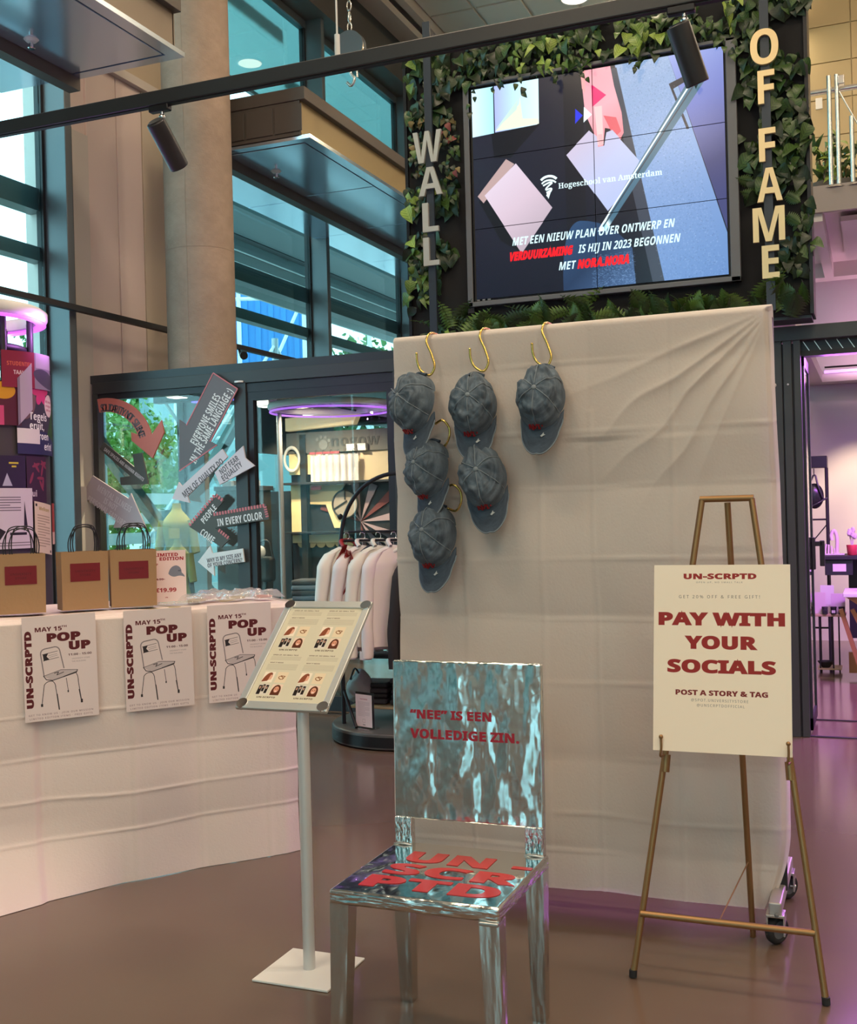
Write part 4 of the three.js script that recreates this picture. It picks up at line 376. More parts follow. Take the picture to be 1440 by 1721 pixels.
{ // paper bags
  const kraft = mat([0.37, 0.215, 0.105], 0.7, 0, { bumpMap: rep(fine, 2, 2), bumpScale: 0.0004 }), dark = mat([0.36, 0.22, 0.11], 0.8), lab = canvas(400, 230, (x) => { x.fillStyle = '#74101e'; x.fillRect(0, 0, 400, 230); txt(x, 'UNIVERSITY', 200, 100, 40, '#5a0c18', { wide: 1.2 }); txt(x, 'STORE', 200, 150, 38, '#5a0c18', { wide: 1.3 }); });
  const w = 0.175, h = 0.225, d = 0.1;
  const mk = (label) => { const t = thing('paper_bag', label, 'paper bag', [0, 0, 0], 0, 'kraft paper bags on the counter'); obj('bag_body', [plate([[-w / 2, 0], [w / 2, 0], [w / 2 + 0.002, h], [-w / 2 - 0.002, h]], 0.001, 0).translate(0, 0, d / 2), plate([[-w / 2, 0], [w / 2, 0], [w / 2 + 0.002, h], [-w / 2 - 0.002, h]], 0.001, 0).translate(0, 0, -d / 2), span(-w / 2, w / 2, 0, 0.002, -d / 2, d / 2)], kraft, t);
    for (const s of [-1, 1]) obj('gusset', [grid(1, 6, (u, v) => [s * (w / 2 - u * 0.012 * (0.3 + v)), v * h, d / 2 * (1 - u)]), grid(1, 6, (u, v) => [s * (w / 2 - (1 - u) * 0.012 * (0.3 + v)), v * h, -d / 2 * u])], Object.assign(kraft, { side: THREE.DoubleSide }), t);
    obj('rim_fold', [span(-w / 2, w / 2, h - 0.03, h - 0.001, d / 2 - 0.004, d / 2 - 0.001)], dark, t); const hd = M.black; for (const [z, sx] of [[d / 2 - 0.004, -0.006], [-d / 2 + 0.005, 0.022]]) for (const o of [0, 0.008]) obj('handle', tube([[-0.04 + sx - o, h - 0.035, z], [-0.046 + sx - o, h + 0.04, z], [-0.03 + sx, h + 0.098 - o, z + 0.012], [0.03 + sx, h + 0.098 - o, z + 0.012], [0.046 + sx + o, h + 0.04, z], [0.04 + sx + o, h - 0.035, z]], 0.0022, 40, 8), hd, t);
    const s = sheet('label', 0.114, 0.070, 0.0008, lab, t, 0.5); s.position.set(0.0, 0.145, d / 2 + 0.0024); return t; };
  const bags = [[-0.60, -0.20, 'kraft paper bag with red label, rightmost, beside the price sign'], [-0.795, -0.20, 'kraft paper bag with red label between two other bags'], [-1.03, -0.18, 'kraft paper bag with red label, leftmost, cut by the frame edge']];
  bags.forEach(([x, z, l], i) => { const b = mk(l); b.position.set(...onTable(x, 1.026, z)); b.rotation.y = TA + [-0.02, 0.14, 0.05][i] - 0.10; });
}
{ // acrylic price stand
  const t = thing('price_stand', 'acrylic stand with a pink price card showing a cap and €19.99', 'sign', onTable(-0.45, 1.026, -0.22), TA - 0.1); const tex = canvas(420, 594, (x) => { x.fillStyle = '#f0d8d6'; x.fillRect(0, 0, 420, 594); txt(x, 'LIMITED', 200, 50, 52, '#a01c28', { wide: 1.3, fat: 2 }); txt(x, 'EDITION', 260, 96, 52, '#a01c28', { wide: 1.3, fat: 2 }); txt(x, 'CAP', 70, 160, 34, '#a01c28', { wide: 1.2 }); txt(x, '24.99', 110, 330, 34, '#7a2028', { wide: 1.3 }); x.fillStyle = '#7a2028'; x.fillRect(50, 328, 130, 5); txt(x, '€19.99', 190, 456, 62, '#a01c28', { wide: 1.25, fat: 2 }); x.fillStyle = '#7f8596'; x.beginPath(); x.moveTo(220, 270); x.quadraticCurveTo(240, 180, 310, 176); x.quadraticCurveTo(370, 190, 370, 260); x.quadraticCurveTo(405, 290, 404, 312); x.quadraticCurveTo(360, 290, 320, 300); x.quadraticCurveTo(260, 320, 220, 270); x.fill(); x.fillStyle = '#5f6578'; x.fillRect(330, 230, 30, 16); txt(x, 'UN-', 196, 540, 20, '#a01c28'); });
  obj('holder', [span(-0.085, 0.085, 0.004, 0.215, -0.004, 0.004, 0.001), span(-0.085, 0.11, 0, 0.004, -0.03, 0.09, 0.0015)], M.acrylic, t); const s = sheet('card', 0.15, 0.21, 0.001, tex, t); s.position.set(-0.005, 0.11, 0.0055);
}
for (const [x, z, r, m, l] of [[-0.34, -0.20, 0.3, 0, 'beside the price stand'], [-0.26, -0.26, -0.2, 1, 'second from the price stand'], [-0.17, -0.22, 0.1, 0, 'amid the counter pile'], [-0.22, -0.38, 0.5, 1, 'in the back row, left'], [-0.09, -0.30, -0.3, 0, 'in the back row, right'], [-0.06, -0.19, 0.2, 1, 'at the right end of the counter']]) { // flat packs in clear film
  const t = thing('film_pack', 'flat pack in clear film ' + l, 'package', onTable(x, 1.026, z), TA + r, 'film-wrapped packs on the counter'); obj('item', [new THREE.TorusGeometry(0.034, 0.006, 8, 28).scale(1, 1, 0.7).rotateX(PI / 2).translate(0, 0.007, 0), span(-0.03, 0.03, 0.001, 0.006, -0.02, 0.02, 0.002)], m ? mat([0.55, 0.2, 0.16], 0.5) : mat([0.45, 0.33, 0.18], 0.4), t);
  obj('film', grid(16, 12, (u, v) => { const e = Math.min(u, 1 - u, v, 1 - v) * 8; return [(u - 0.5) * 0.15, 0.002 + Math.min(1, e) * (0.018 + 0.02 * vn(u * 6 + x * 40, v * 6, 1e6, 1e6, 71)), (v - 0.5) * 0.12]; }), Object.assign(M.bag, { side: THREE.DoubleSide }), t); }
// ---------- foam-board arrows on the shop window ----------
function arrowBoard(label, pts, z, m, words = [], border) {
  const t = thing('arrow_sign', label, 'sign', [0, 0, z], 0, 'slogan arrows on the shop window'); const b = obj('board', plate(pts, 0.012, 0.0008), m, t);
  if (border) { const g = []; for (const [i, j] of border.edges) { const p = pts[i], q = pts[j]; g.push(beam([p[0], p[1], 0.0135], [q[0], q[1], 0.0135], 0.003, border.w ?? 0.012)); } obj('border', g, border.m, t); }
  for (const [s, x, y, h, len, a, c] of words) { const g = letters(s, 1, 1); g.computeBoundingBox(); const bb = g.boundingBox; g.translate(0, -(bb.max.y + Math.max(bb.min.y, 0)) / 2, 0); g.scale(len / (bb.max.x - bb.min.x), h, 0.001).rotateZ(a).translate(x, y, 0.0128); obj('print', g, c, t); } return t;
}
const salmon = mat([0.62, 0.17, 0.13], 0.6), slate = mat([0.16, 0.145, 0.155], 0.6), lilac = mat([0.48, 0.42, 0.45], 0.6), darkGrey = mat([0.085, 0.085, 0.075], 0.6), paleLilac = mat([0.72, 0.63, 0.66], 0.6), wht = mat([0.8, 0.78, 0.76], 0.6), ink = mat([0.13, 0.11, 0.12], 0.6), paleInk = mat([0.62, 0.58, 0.60], 0.6), pinkEdge = mat([0.62, 0.18, 0.20], 0.6);
{
  const pts = []; const C = [-5.30, 1.90], arc = (r0, r1, r) => { const o = []; for (let i = 0; i <= 14; i++) { const a = r0 + (r1 - r0) * i / 14; o.push([C[0] + r * Math.cos(a) * 1.12, C[1] + r * Math.sin(a)]); } return o; };
  const outer = arc(1.72, 0.22, 0.375), inner = arc(0.28, 1.72, 0.275); const all = [...outer, [-4.80, 2.085], [-4.781, 1.995], [-4.886, 1.815], [-5.065, 1.95], [-5.067, 2.01], [-4.995, 1.985], ...inner];
  const t = arrowBoard('curved salmon arrow lettered SOLIDARITY NOT SILENCE at the top left of the window', all, -6.815, salmon); const s = 'SOLIDARITY NOT SILENCE', gl = []; for (let i = 0; i < s.length; i++) { if (s[i] === ' ') continue; const a = 1.66 - (i + 0.5) / s.length * 1.42; gl.push(letters(s[i], 0.055, 0.001, 0.85).translate(0, -0.02, 0).rotateZ(a - PI / 2).translate(C[0] + 0.325 * Math.cos(a) * 1.12, C[1] + 0.325 * Math.sin(a), 0.0128)); } obj('print', gl, ink, t);
}
arrowBoard('large slate arrow with pink edge reading EVERYONE SMILES IN THE SAME LANGUAGE', [[-4.367, 2.399], [-4.171, 2.273], [-4.408, 1.913], [-4.353, 1.885], [-4.674, 1.713], [-4.663, 2.082], [-4.603, 2.039]], -6.84, slate, [['EVERYONE SMILES', -4.456, 2.081, 0.062, 0.40, 1.0, wht], ['IN THE SAME LANGUAGE :)', -4.405, 2.03, 0.062, 0.60, 0.985, wht]], { edges: [[0, 1], [1, 2], [3, 4], [6, 0]], m: pinkEdge, w: 0.008 });
arrowBoard('small dark arrow with one thin line of writing on the left of the window', [[-5.325, 1.95], [-5.056, 1.754], [-5.069, 1.85], [-4.989, 1.857], [-4.939, 1.628], [-5.182, 1.627], [-5.187, 1.684], [-5.096, 1.691], [-5.365, 1.902]], -6.83, darkGrey, [['SAFE SPACES ARE HUMAN RIGHTS', -5.145, 1.785, 0.026, 0.42, -0.62, paleInk]]);
arrowBoard('grey arrow reading MENTAL ILLNESS IS NOT PERSONAL FAILURE above the paper bags', [[-5.421, 1.705], [-5.105, 1.524], [-5.084, 1.564], [-4.962, 1.312], [-5.246, 1.314], [-5.222, 1.376], [-5.523, 1.561]], -6.815, lilac, [['MENTAL ILLNESS', -5.225, 1.54, 0.046, 0.34, -0.54, paleInk], ['IS NOT', -5.262, 1.497, 0.042, 0.13, -0.54, paleInk], ['PERSONAL FAILURE', -5.30, 1.45, 0.044, 0.38, -0.56, paleInk]]);
arrowBoard('pale lilac arrow reading MEN OF QUALITY DO, left half of a pair', [[-4.306, 1.854], [-4.262, 1.797], [-4.608, 1.528], [-4.589, 1.481], [-4.736, 1.514], [-4.677, 1.631], [-4.65, 1.602]], -6.832, paleLilac, [['MEN OF QUALITY DO', -4.478, 1.662, 0.046, 0.41, 0.62, ink]]);
arrowBoard('pale lilac notched banner reading NOT FEAR EQUALITY on the window post', [[-4.359, 1.69], [-4.122, 1.867], [-4.107, 1.782], [-4.033, 1.724], [-4.319, 1.602]], -6.812, paleLilac, [['NOT FEAR', -4.245, 1.747, 0.042, 0.18, 0.6, ink], ['EQUALITY', -4.222, 1.70, 0.042, 0.19, 0.58, ink]]);
{ const t = arrowBoard('dark arrow with red dashed edge reading PEOPLE COME IN EVERY COLOR', [[-4.6, 1.31], [-4.369, 1.537], [-4.305, 1.489], [-4.397, 1.399], [-3.966, 1.456], [-3.944, 1.348], [-4.383, 1.296], [-4.266, 1.212], [-4.333, 1.158]], -6.835, darkGrey, [['PEOPLE', -4.44, 1.405, 0.046, 0.155, 0.79, wht], ['COME', -4.44, 1.25, 0.050, 0.125, -0.6, wht], ['IN EVERY COLOR', -4.18, 1.368, 0.052, 0.37, 0.12, wht]]);
  const d = [], dash = (p, q, n) => { for (let i = 0; i < n; i++) { const a = (i + 0.15) / n, b = (i + 0.75) / n; d.push(beam([p[0] + (q[0] - p[0]) * a, p[1] + (q[1] - p[1]) * a, 0.0135], [p[0] + (q[0] - p[0]) * b, p[1] + (q[1] - p[1]) * b, 0.0135], 0.003, 0.024)); } }; dash([-4.6, 1.318], [-4.375, 1.53], 12); dash([-4.395, 1.392], [-3.97, 1.446], 18); dash([-3.972, 1.44], [-3.954, 1.36], 5); dash([-4.355, 1.283], [-4.27, 1.22], 5); dash([-4.37, 1.53], [-4.31, 1.488], 3); obj('dashed_edge', d, pinkEdge, t, { kind: 'stuff' }); }
arrowBoard('white arrow reading WHY IS MY SIZE ANY OF YOUR CONCERN, lowest on the window', [[-4.533, 1.055], [-4.429, 1.168], [-4.412, 1.116], [-4.161, 1.146], [-4.15, 1.053], [-4.403, 1.024], [-4.399, 0.955]], -6.835, wht, [['WHY IS MY SIZE ANY', -4.315, 1.09, 0.030, 0.29, 0.135, ink], ['OF YOUR CONCERN?', -4.31, 1.055, 0.030, 0.29, 0.135, ink]]);
// ---------- clothing rack on its round plinth ----------
{
  const t = thing('round_plinth', 'low dark round plinth carrying the clothing rack', 'plinth', [-2.70, 0, -6.33]); obj('disc', new THREE.LatheGeometry([[0, 0.1], [0.47, 0.1], [0.48, 0.09], [0.48, 0.012], [0.47, 0.006], [0, 0.006]].map((p) => new THREE.Vector2(...p)), 64), mat([0.10, 0.095, 0.09], 0.35, 0.2), t); obj('edge_band', cyl(0.4815, 0.4815, 0.06, 0, 0.05, 0, 64, true), M.blackMetal, t);
  const r = thing('clothing_rack', 'black arched clothing rack standing on the round plinth', 'clothing rack', [-2.66, 0.1, -6.1]);
  obj('arch', tube([[-0.38, 0, 0], [-0.38, 0.5, 0], [-0.378, 1.05, 0], [-0.33, 1.28, 0], [-0.2, 1.44, 0], [0, 1.505, 0], [0.2, 1.44, 0], [0.33, 1.28, 0], [0.378, 1.05, 0], [0.38, 0.5, 0], [0.38, 0, 0]], 0.0125, 90, 10), M.blackMetal, r); obj('rail', rod([-0.375, 1.11, 0], [0.375, 1.11, 0], 0.008), M.blackMetal, r); obj('mid_rail', rod([-0.375, 1.16, -0.12], [0.375, 1.16, -0.12], 0.007), M.blackMetal, r); obj('brace', [rod([-0.375, 0.2, 0], [-0.24, 0.005, 0.12], 0.010), rod([0.375, 0.2, 0], [0.24, 0.005, 0.12], 0.010)], M.blackMetal, r); obj('shelf', span(-0.37, 0.37, 0.085, 0.10, -0.38, -0.06, 0.003), M.woodPale, r); obj('shelf_post', [rod([0.02, 0, -0.25], [0.02, 0.45, -0.25], 0.012)], M.black, r); obj('upper_shelf', span(-0.37, 0.37, 0.385, 0.40, -0.36, -0.1, 0.003), M.black, r); obj('collar', [rod([-0.38, 1.25, 0], [-0.36, 1.26, 0], 0.016)], M.blackMetal, r);
}
function shirtGeo(k) { // hanging shirt: body and two sleeves; local x across the shoulders, y = 0 at the collar
  const body = grid(40, 30, (u, v) => { const a = u * 2 * PI, y = -v * 0.60, sh = Math.min(1, v * 6), w = 0.055 + 0.14 * Math.pow(sh, 0.55) + 0.012 * v, d = 0.03 + 0.028 * Math.pow(sh, 0.8) + 0.01 * Math.sin(a * 3 + k) * v; const drop = 0.0; return [Math.cos(a) * w, y - drop + 0.015 * Math.sin(a * 2 + k) * v, Math.sin(a) * d * (1 + 0.25 * Math.sin(a * 5 + v * 4 + k) * v)]; });
  const sleeve = (s) => grid(18, 26, (u, v) => { const a = u * 2 * PI, r = 0.058 - 0.02 * v + 0.004 * Math.sin(v * 18 + a * 2 + k) * v; const q = Math.min(1, v / 0.18), px = s * (0.05 + 0.115 * q + 0.055 * Math.sin(Math.max(0, v - 0.1) * 1.8)), py = -0.015 - 0.05 * q * q - Math.max(0, v - 0.12) * 0.66, rr = r * (0.55 + 0.45 * q); return [px + Math.cos(a) * rr * 0.85, py + (1 - q) * Math.cos(a) * -s * 0.02, Math.sin(a) * rr * 0.8 + 0.012 * Math.sin(v * 5 + k)]; });
  return [body, sleeve(-1), sleeve(1)];
}
const cream = mat([0.80, 0.74, 0.66], 0.8, 0, { side: THREE.DoubleSide }), blush = mat([0.78, 0.68, 0.66], 0.8, 0, { side: THREE.DoubleSide });
function hanger(pos, turn, label, m = M.white) { const t = thing('clothes_hanger', label, 'hanger', pos, turn, 'white hangers on the arched rack'); obj('hook', tube([[0.0, -0.04, 0], [0, 0.0, 0], [0.018, 0.018, 0], [0.012, 0.042, 0], [-0.012, 0.046, 0], [-0.02, 0.03, 0]], 0.0022, 30, 6), M.steel, t); obj('shoulder', [tube([[-0.19, -0.115, 0], [-0.12, -0.075, 0], [-0.04, -0.045, 0], [0, -0.04, 0], [0.04, -0.045, 0], [0.12, -0.075, 0], [0.19, -0.115, 0]].map(([p, q, z]) => [p * 0.78, q, z]), 0.011, 40, 10), box(0.035, 0.02, 0.018, 0, -0.05, 0, 0.004)], m, t); obj('trouser_bar', rod([-0.16, -0.115, 0], [0.16, -0.115, 0], 0.005), m, t); return t; }
{
  const RX = -2.66, RY = 1.21, RZ = -6.1;
  [[-0.33, 0, 'white long-sleeved shirt with red lining, leftmost on the arched rack'], [-0.225, 1, 'white long-sleeved shirt right of the red scarf'], [-0.12, 2, 'white long-sleeved shirt in the middle of the arched rack'], [-0.02, 3, 'white long-sleeved shirt nearest the backdrop on the arched rack']].forEach(([dx, k, l], i) => {
    hanger([RX + dx, RY, RZ], PI / 2 - 0.5, ['hanger inside the leftmost white shirt', 'hanger inside the shirt beside the red scarf', 'hanger inside the middle white shirt', 'hanger inside the white shirt nearest the backdrop'][i]);
    const t = thing('shirt', l, 'shirt', [RX + dx, RY - 0.035, RZ], PI / 2 - 0.5, 'white shirts on the arched rack'), g = shirtGeo(k), m = k % 2 ? blush : cream; obj('body', g[0], m, t); obj('sleeve', g[1], m, t); obj('sleeve', g[2], m, t); obj('collar', tube([[-0.05, 0.0, 0.035], [-0.045, 0.03, 0], [0, 0.035, -0.03], [0.045, 0.03, 0], [0.05, 0, 0.035]], 0.012, 24, 8), i === 0 ? M.red : m, t); for (const s of [-1, 1]) obj('cuff', cyl(0.036, 0.037, 0.05, s * 0.218, -0.63, -0.012, 18, true), m, t);
    obj('placket', span(-0.012, 0.012, -0.58, -0.03, 0.055, 0.06), i === 0 ? M.red : m, t); });
  { const t = thing('scarf', 'red patterned scarf draped among the white shirts', 'scarf', [RX - 0.275, RY - 0.04, RZ + 0.03]); obj('fabric', grid(20, 30, (u, v) => [(u - 0.5) * (0.05 + 0.09 * Math.sin(PI * v)) + 0.035 * (0.5 - v) * 2 * 0.6, -v * 0.26 + 0.02 * Math.sin(u * 6), 0.12 + 0.02 * Math.sin(u * 14 + v * 4)]), mat([1, 1, 1], 0.8, 0, { side: THREE.DoubleSide, map: dataTex(128, (x, y) => (vn(x * 14, y * 14, 14, 14, 80) > 0.62 ? [0.72, 0.50, 0.46] : [0.52, 0.05, 0.05]), true) }), t); }
  { const t = thing('sports_jacket', 'navy jacket with red and white bands behind the white shirts', 'jacket', [RX - 0.17, RY - 0.06, RZ - 0.06], PI / 2 - 0.4); obj('shoulder', tube([[-0.2, -0.10, 0], [-0.05, -0.01, 0], [0.05, -0.01, 0], [0.2, -0.10, 0]], 0.04, 30, 12), mat([0.03, 0.03, 0.06], 0.8), t); obj('band', [tube([[0.12, -0.05, 0.0], [0.16, -0.075, 0.0]], 0.042, 6, 14), tube([[-0.16, -0.075, 0.0], [-0.12, -0.05, 0.0]], 0.042, 6, 14)], mat([0.5, 0.04, 0.05], 0.8), t); obj('stripe', [tube([[0.08, -0.03, 0.0], [0.12, -0.05, 0.0]], 0.0415, 6, 14)], M.white, t); obj('body', box(0.36, 0.5, 0.08, 0, -0.33, 0, 0.03), mat([0.03, 0.03, 0.06], 0.8), t); }
  hanger([RX + 0.06, RY, RZ - 0.01], PI / 2 - 0.9, 'empty-looking white hanger second from the backdrop edge'); hanger([RX + 0.16, RY, RZ - 0.01], PI / 2 - 0.9, 'white hanger cut by the backdrop edge');
  for (const [dx, l] of [[0.10, 'black garment hanging behind the white shirts'], [0.22, 'black garment on the rack next to the backdrop edge']]) { const t = thing('black_garment', l, 'garment', [RX + dx, RY - 0.10, RZ - 0.06], PI / 2 - 0.3), g = shirtGeo(dx * 9); const m = mat([0.025, 0.022, 0.025], 0.9, 0, { side: THREE.DoubleSide }); obj('body', g[0], m, t); obj('sleeve', g[1], m, t); obj('sleeve', g[2], m, t); }
  [['dark folded clothes stacked on the rack shelf, left pile', -0.26, 4], ['dark folded clothes stacked on the rack shelf, middle pile', -0.02, 5], ['dark folded clothes stacked on the rack shelf, right pile', 0.2, 4]].forEach(([l, dx, n]) => { const t = thing('folded_clothes', l, 'clothes', [RX + dx, 0.202, RZ - 0.22], 0.1); for (let k = 0; k < n; k++) obj('folded_piece', box(0.21, 0.032, 0.22, rnd(-0.008, 0.008), 0.017 + k * 0.032, rnd(-0.01, 0.01), 0.014), k % 2 ? M.black : mat([0.045, 0.04, 0.045], 0.9), t); });
  { const t = thing('cloth_bundle', 'crumpled grey fabric bag at the left of the rack shelf', 'bag', [RX - 0.34, 0.202, RZ - 0.13]); const g = new THREE.SphereGeometry(0.1, 26, 18); const p = g.attributes.position; for (let i = 0; i < p.count; i++) { const n = 0.75 + 0.5 * vn(p.getX(i) * 22 + 5, p.getY(i) * 22 + p.getZ(i) * 14, 1e6, 1e6, 90); p.setXYZ(i, p.getX(i) * n * 0.8, (p.getY(i) + 0.1) * n * 0.95, p.getZ(i) * n * 0.7); } g.computeVertexNormals(); obj('fabric', g, mat([0.28, 0.28, 0.27], 0.8), t); obj('strap', tube([[-0.04, 0.15, 0.03], [0, 0.22, 0.04], [0.04, 0.15, 0.03]], 0.006), M.black, t); }
  { const tex = canvas(300, 420, (x) => { x.fillStyle = '#f0dcdc'; x.fillRect(0, 0, 300, 420); txt(x, 'YOUR BRAND', 150, 60, 22, '#b05060'); x.fillStyle = '#c8b4b6'; for (let k = 0; k < 15; k++) x.fillRect(40, 96 + k * 13, 220 - (k % 5 === 4 ? 90 : 0), 4); txt(x, 'UVA', 150, 394, 24, '#3a2a2c'); x.strokeStyle = '#b09a9c'; x.lineWidth = 3; x.strokeRect(128, 320, 44, 44); });
    const t = thing('notice_stand', 'small acrylic notice holder standing on the round plinth', 'sign', [-2.845, 0.102, -5.98], -0.35); obj('holder', [span(-0.08, 0.08, 0.003, 0.215, -0.003, 0.003, 0.001), span(-0.08, 0.08, 0, 0.004, -0.05, 0.05, 0.001)], M.acrylic, t); obj('back_card', span(-0.076, 0.076, 0.005, 0.212, -0.0065, -0.004), M.black, t); const s = sheet('notice', 0.135, 0.19, 0.001, tex, t); s.position.set(0.0, 0.105, 0.0045); }
}
// ---------- inside the left shop ----------
{
  const DZ = -9.0, t = thing('display_wall', 'display wall with cream boards, dark header and shelves seen through the shop door', 'display', [0, 0, DZ]); const cr = mat([0.80, 0.63, 0.34], 0.6), mv = mat([0.42, 0.30, 0.34], 0.6), gy = mat([0.12, 0.115, 0.105], 0.6);
  obj('light_box', plate([[-4.98, 2.14], [-4.30, 2.17], [-4.24, 2.29], [-4.98, 2.25]], 0.08, 0.003).translate(0, 0, -0.04), mat([0.80, 0.62, 0.33], 0.6, 0, { emissive: [1, 0.75, 0.4], emissiveIntensity: 0.3 }), t); obj('ledge', beam([-4.95, 2.40, 0.1], [-3.6, 2.18, 0.1], 0.05, 0.06), mat([0.3, 0.27, 0.25], 0.5), t);
  obj('header_board', span(-5.0, -3.5, 1.93, 2.12, -0.06, 0.0, 0.003), gy, t); obj('back_board', span(-5.0, -3.5, 0.4, 1.93, -0.12, -0.08), M.frameDark, t); obj('upright', [span(-4.86, -4.80, 0.1, 2.1, -0.06, 0.01), span(-3.92, -3.88, 0.1, 2.1, -0.06, 0.01)], M.black, t);
  obj('cream_board', span(-4.98, -4.865, 1.74, 1.93, -0.05, -0.01), cr, t); obj('cream_board', span(-4.80, -4.66, 1.74, 1.93, -0.07, -0.03), cr, t); obj('cream_board', span(-4.97, -4.87, 1.2, 1.65, -0.05, -0.01), cr, t); obj('cream_board', plate([[-4.79, 1.64], [-4.79, 1.47], [-4.63, 1.46], [-4.55, 1.25], [-4.47, 1.25], [-4.47, 1.40], [-4.51, 1.5], [-4.47, 1.6], [-4.43, 1.65]], 0.02, 0.002).translate(0, 0, -0.06), cr, t); obj('cream_board', span(-4.30, -3.9, 1.66, 1.93, -0.07, -0.03), mat([0.55, 0.44, 0.30], 0.6), t); obj('cream_board', span(-4.97, -4.42, 1.12, 1.19, -0.06, -0.02), cr, t);
  const sc = []; for (let k = 0; k < 6; k++) sc.push(cyl(0.048, 0.048, 0.02, 0, 0, 0, 18).rotateX(PI / 2).translate(-4.88 + k * 0.095, 1.12, -0.045)); obj('scallop_edge', sc, mat([0.40, 0.33, 0.16], 0.6), t);
  obj('disc', cyl(0.125, 0.125, 0.03, 0, 0, 0, 40).rotateX(PI / 2).translate(-4.42, 1.46, -0.02), mat([0.33, 0.27, 0.22], 0.6), t); obj('disc_ring', [new THREE.TorusGeometry(0.125, 0.008, 8, 40).translate(-4.42, 1.46, 0), beam([-4.42, 1.58, 0], [-4.42, 1.5, 0], 0.012, 0.01), beam([-4.53, 1.42, 0], [-4.40, 1.49, 0], 0.012, 0.01)], M.black, t);
  for (let k = 0; k < 12; k++) { const a = k * PI / 6 + 0.13, r = k % 2 ? 0.42 : 0.36; if (k > 5 && k < 9) continue; obj('ray', plate([[0, 0], [r * Math.cos(a - 0.11), r * Math.sin(a - 0.11)], [r * Math.cos(a + 0.11), r * Math.sin(a + 0.11)]], 0.012, 0).translate(-4.30, 1.30, -0.075), k % 4 === 1 ? mat([0.16, 0.04, 0.04], 0.6) : mv, t); } 
  obj('shelf', [span(-4.98, -3.5, 1.645, 1.665, -0.06, 0.12, 0.002), span(-4.98, -3.5, 1.205, 1.22, -0.06, 0.1, 0.002)], M.frameDark, t); obj('red_tag', [box(0.1, 0.05, 0.01, -4.68, 1.62, 0.05), box(0.3, 0.02, 0.02, -4.6, 1.925, 0.02)], mat([0.45, 0.08, 0.10], 0.6), t); obj('round_window', new THREE.TorusGeometry(0.075, 0.012, 8, 32).scale(1, 1.4, 1).translate(-4.93, 1.88, 0.03), M.wall, t);
  obj('paw_print', [cyl(0.045, 0.045, 0.004, -4.62, 0, 0, 20).rotateX(PI / 2).translate(0, 2.0, 0.003), ...[[-0.06, 0.05], [-0.02, 0.07], [0.025, 0.065], [0.06, 0.035]].map(([x, y]) => cyl(0.016, 0.016, 0.004, 0, 0, 0, 14).rotateX(PI / 2).translate(-4.62 + x, 2.0 + y, 0.003))], mat([0.2, 0.2, 0.19], 0.6), t); obj('print', letters('nogow', 0.1, 0.003, 1.1).translate(-4.3, 2.0, 0.002), mat([0.05, 0.05, 0.05], 0.6), t);
  for (let k = 0; k < 6; k++) { const g = thing('bagged_garment', 'white garment in a clear bag hanging on the display wall, ' + ['first', 'second', 'third', 'fourth', 'fifth', 'last'][k] + ' from the left', 'garment', [-4.675 + k * 0.075, 1.92, DZ + 0.06], 0.5, 'bagged garments on the display wall'); obj('garment', grid(14, 12, (u, v) => [(u - 0.5) * 0.085, -0.02 - v * 0.26, 0.012 * Math.sin(u * 9 + k) + 0.006 * Math.sin(v * 8)]), mat([0.66, 0.58, 0.58], 0.8, 0, { side: THREE.DoubleSide }), g); obj('film', grid(12, 12, (u, v) => [(u - 0.5) * 0.092, -0.01 - v * 0.28, 0.02 + 0.01 * vn(u * 5 + k * 3, v * 7, 1e6, 1e6, 95)]), M.bag, g); obj('hook', tube([[0, -0.02, 0], [0, 0.02, 0], [0.01, 0.03, 0], [0.015, 0.02, 0]], 0.002, 12, 5), M.black, g); }
  for (const x of [-4.33, -4.22]) { const g = thing('boxed_mug', x < -4.3 ? 'small white box on the shelf above the bagged garments, left' : 'small white box on the shelf above the bagged garments, right', 'box', [x, 1.93, DZ + 0.02]); obj('carton', box(0.08, 0.05, 0.06, 0, 0.025, 0, 0.004), M.white, g); obj('lid', box(0.084, 0.012, 0.064, 0, 0.056, 0, 0.003), M.paper, g); }
}
{ // purple ring on a pole, added in place of a reflection in the glass
  const t = thing('reflected_ring', 'purple glowing ring on a pole standing in for a reflection in the shop glass', 'lamp', [-4.20, 0, -8.33]); const led = mat([0.3, 0.2, 0.4], 0.5, 0, { emissive: [0.55, 0.15, 1], emissiveIntensity: 0.9 });
  obj('ring', new THREE.TorusGeometry(0.5, 0.022, 10, 72).scale(1, 1, 1.3).rotateX(PI / 2).translate(0, 2.27, 0), M.white, t); obj('led_strip', new THREE.TorusGeometry(0.5, 0.009, 8, 72).rotateX(PI / 2).translate(0, 2.226, 0), led, t); obj('pole', rod([-0.49, 0, 0], [-0.49, 2.24, 0], 0.022), mat([0.3, 0.3, 0.32], 0.4, 0.4), t); obj('spoke', [rod([-0.49, 2.27, 0], [0.49, 2.27, 0], 0.008), rod([0, 2.27, -0.49], [0, 2.27, 0.49], 0.008), rod([0, 2.27, 0], [0, 2.4, 0], 0.01)], M.blackMetal, t);
  const p = new THREE.PointLight(new THREE.Color().setRGB(0.6, 0.2, 1), 0.12); p.position.set(-4.20, 2.18, -8.38); p.shadow.radius = 0.5; p.name = 'reflected_ring_light'; scene.add(p);
}
const shopLamp = mat([0.9, 0.88, 0.8], 0.5, 0, { emissive: [1, 0.93, 0.8], emissiveIntensity: 2.2 });
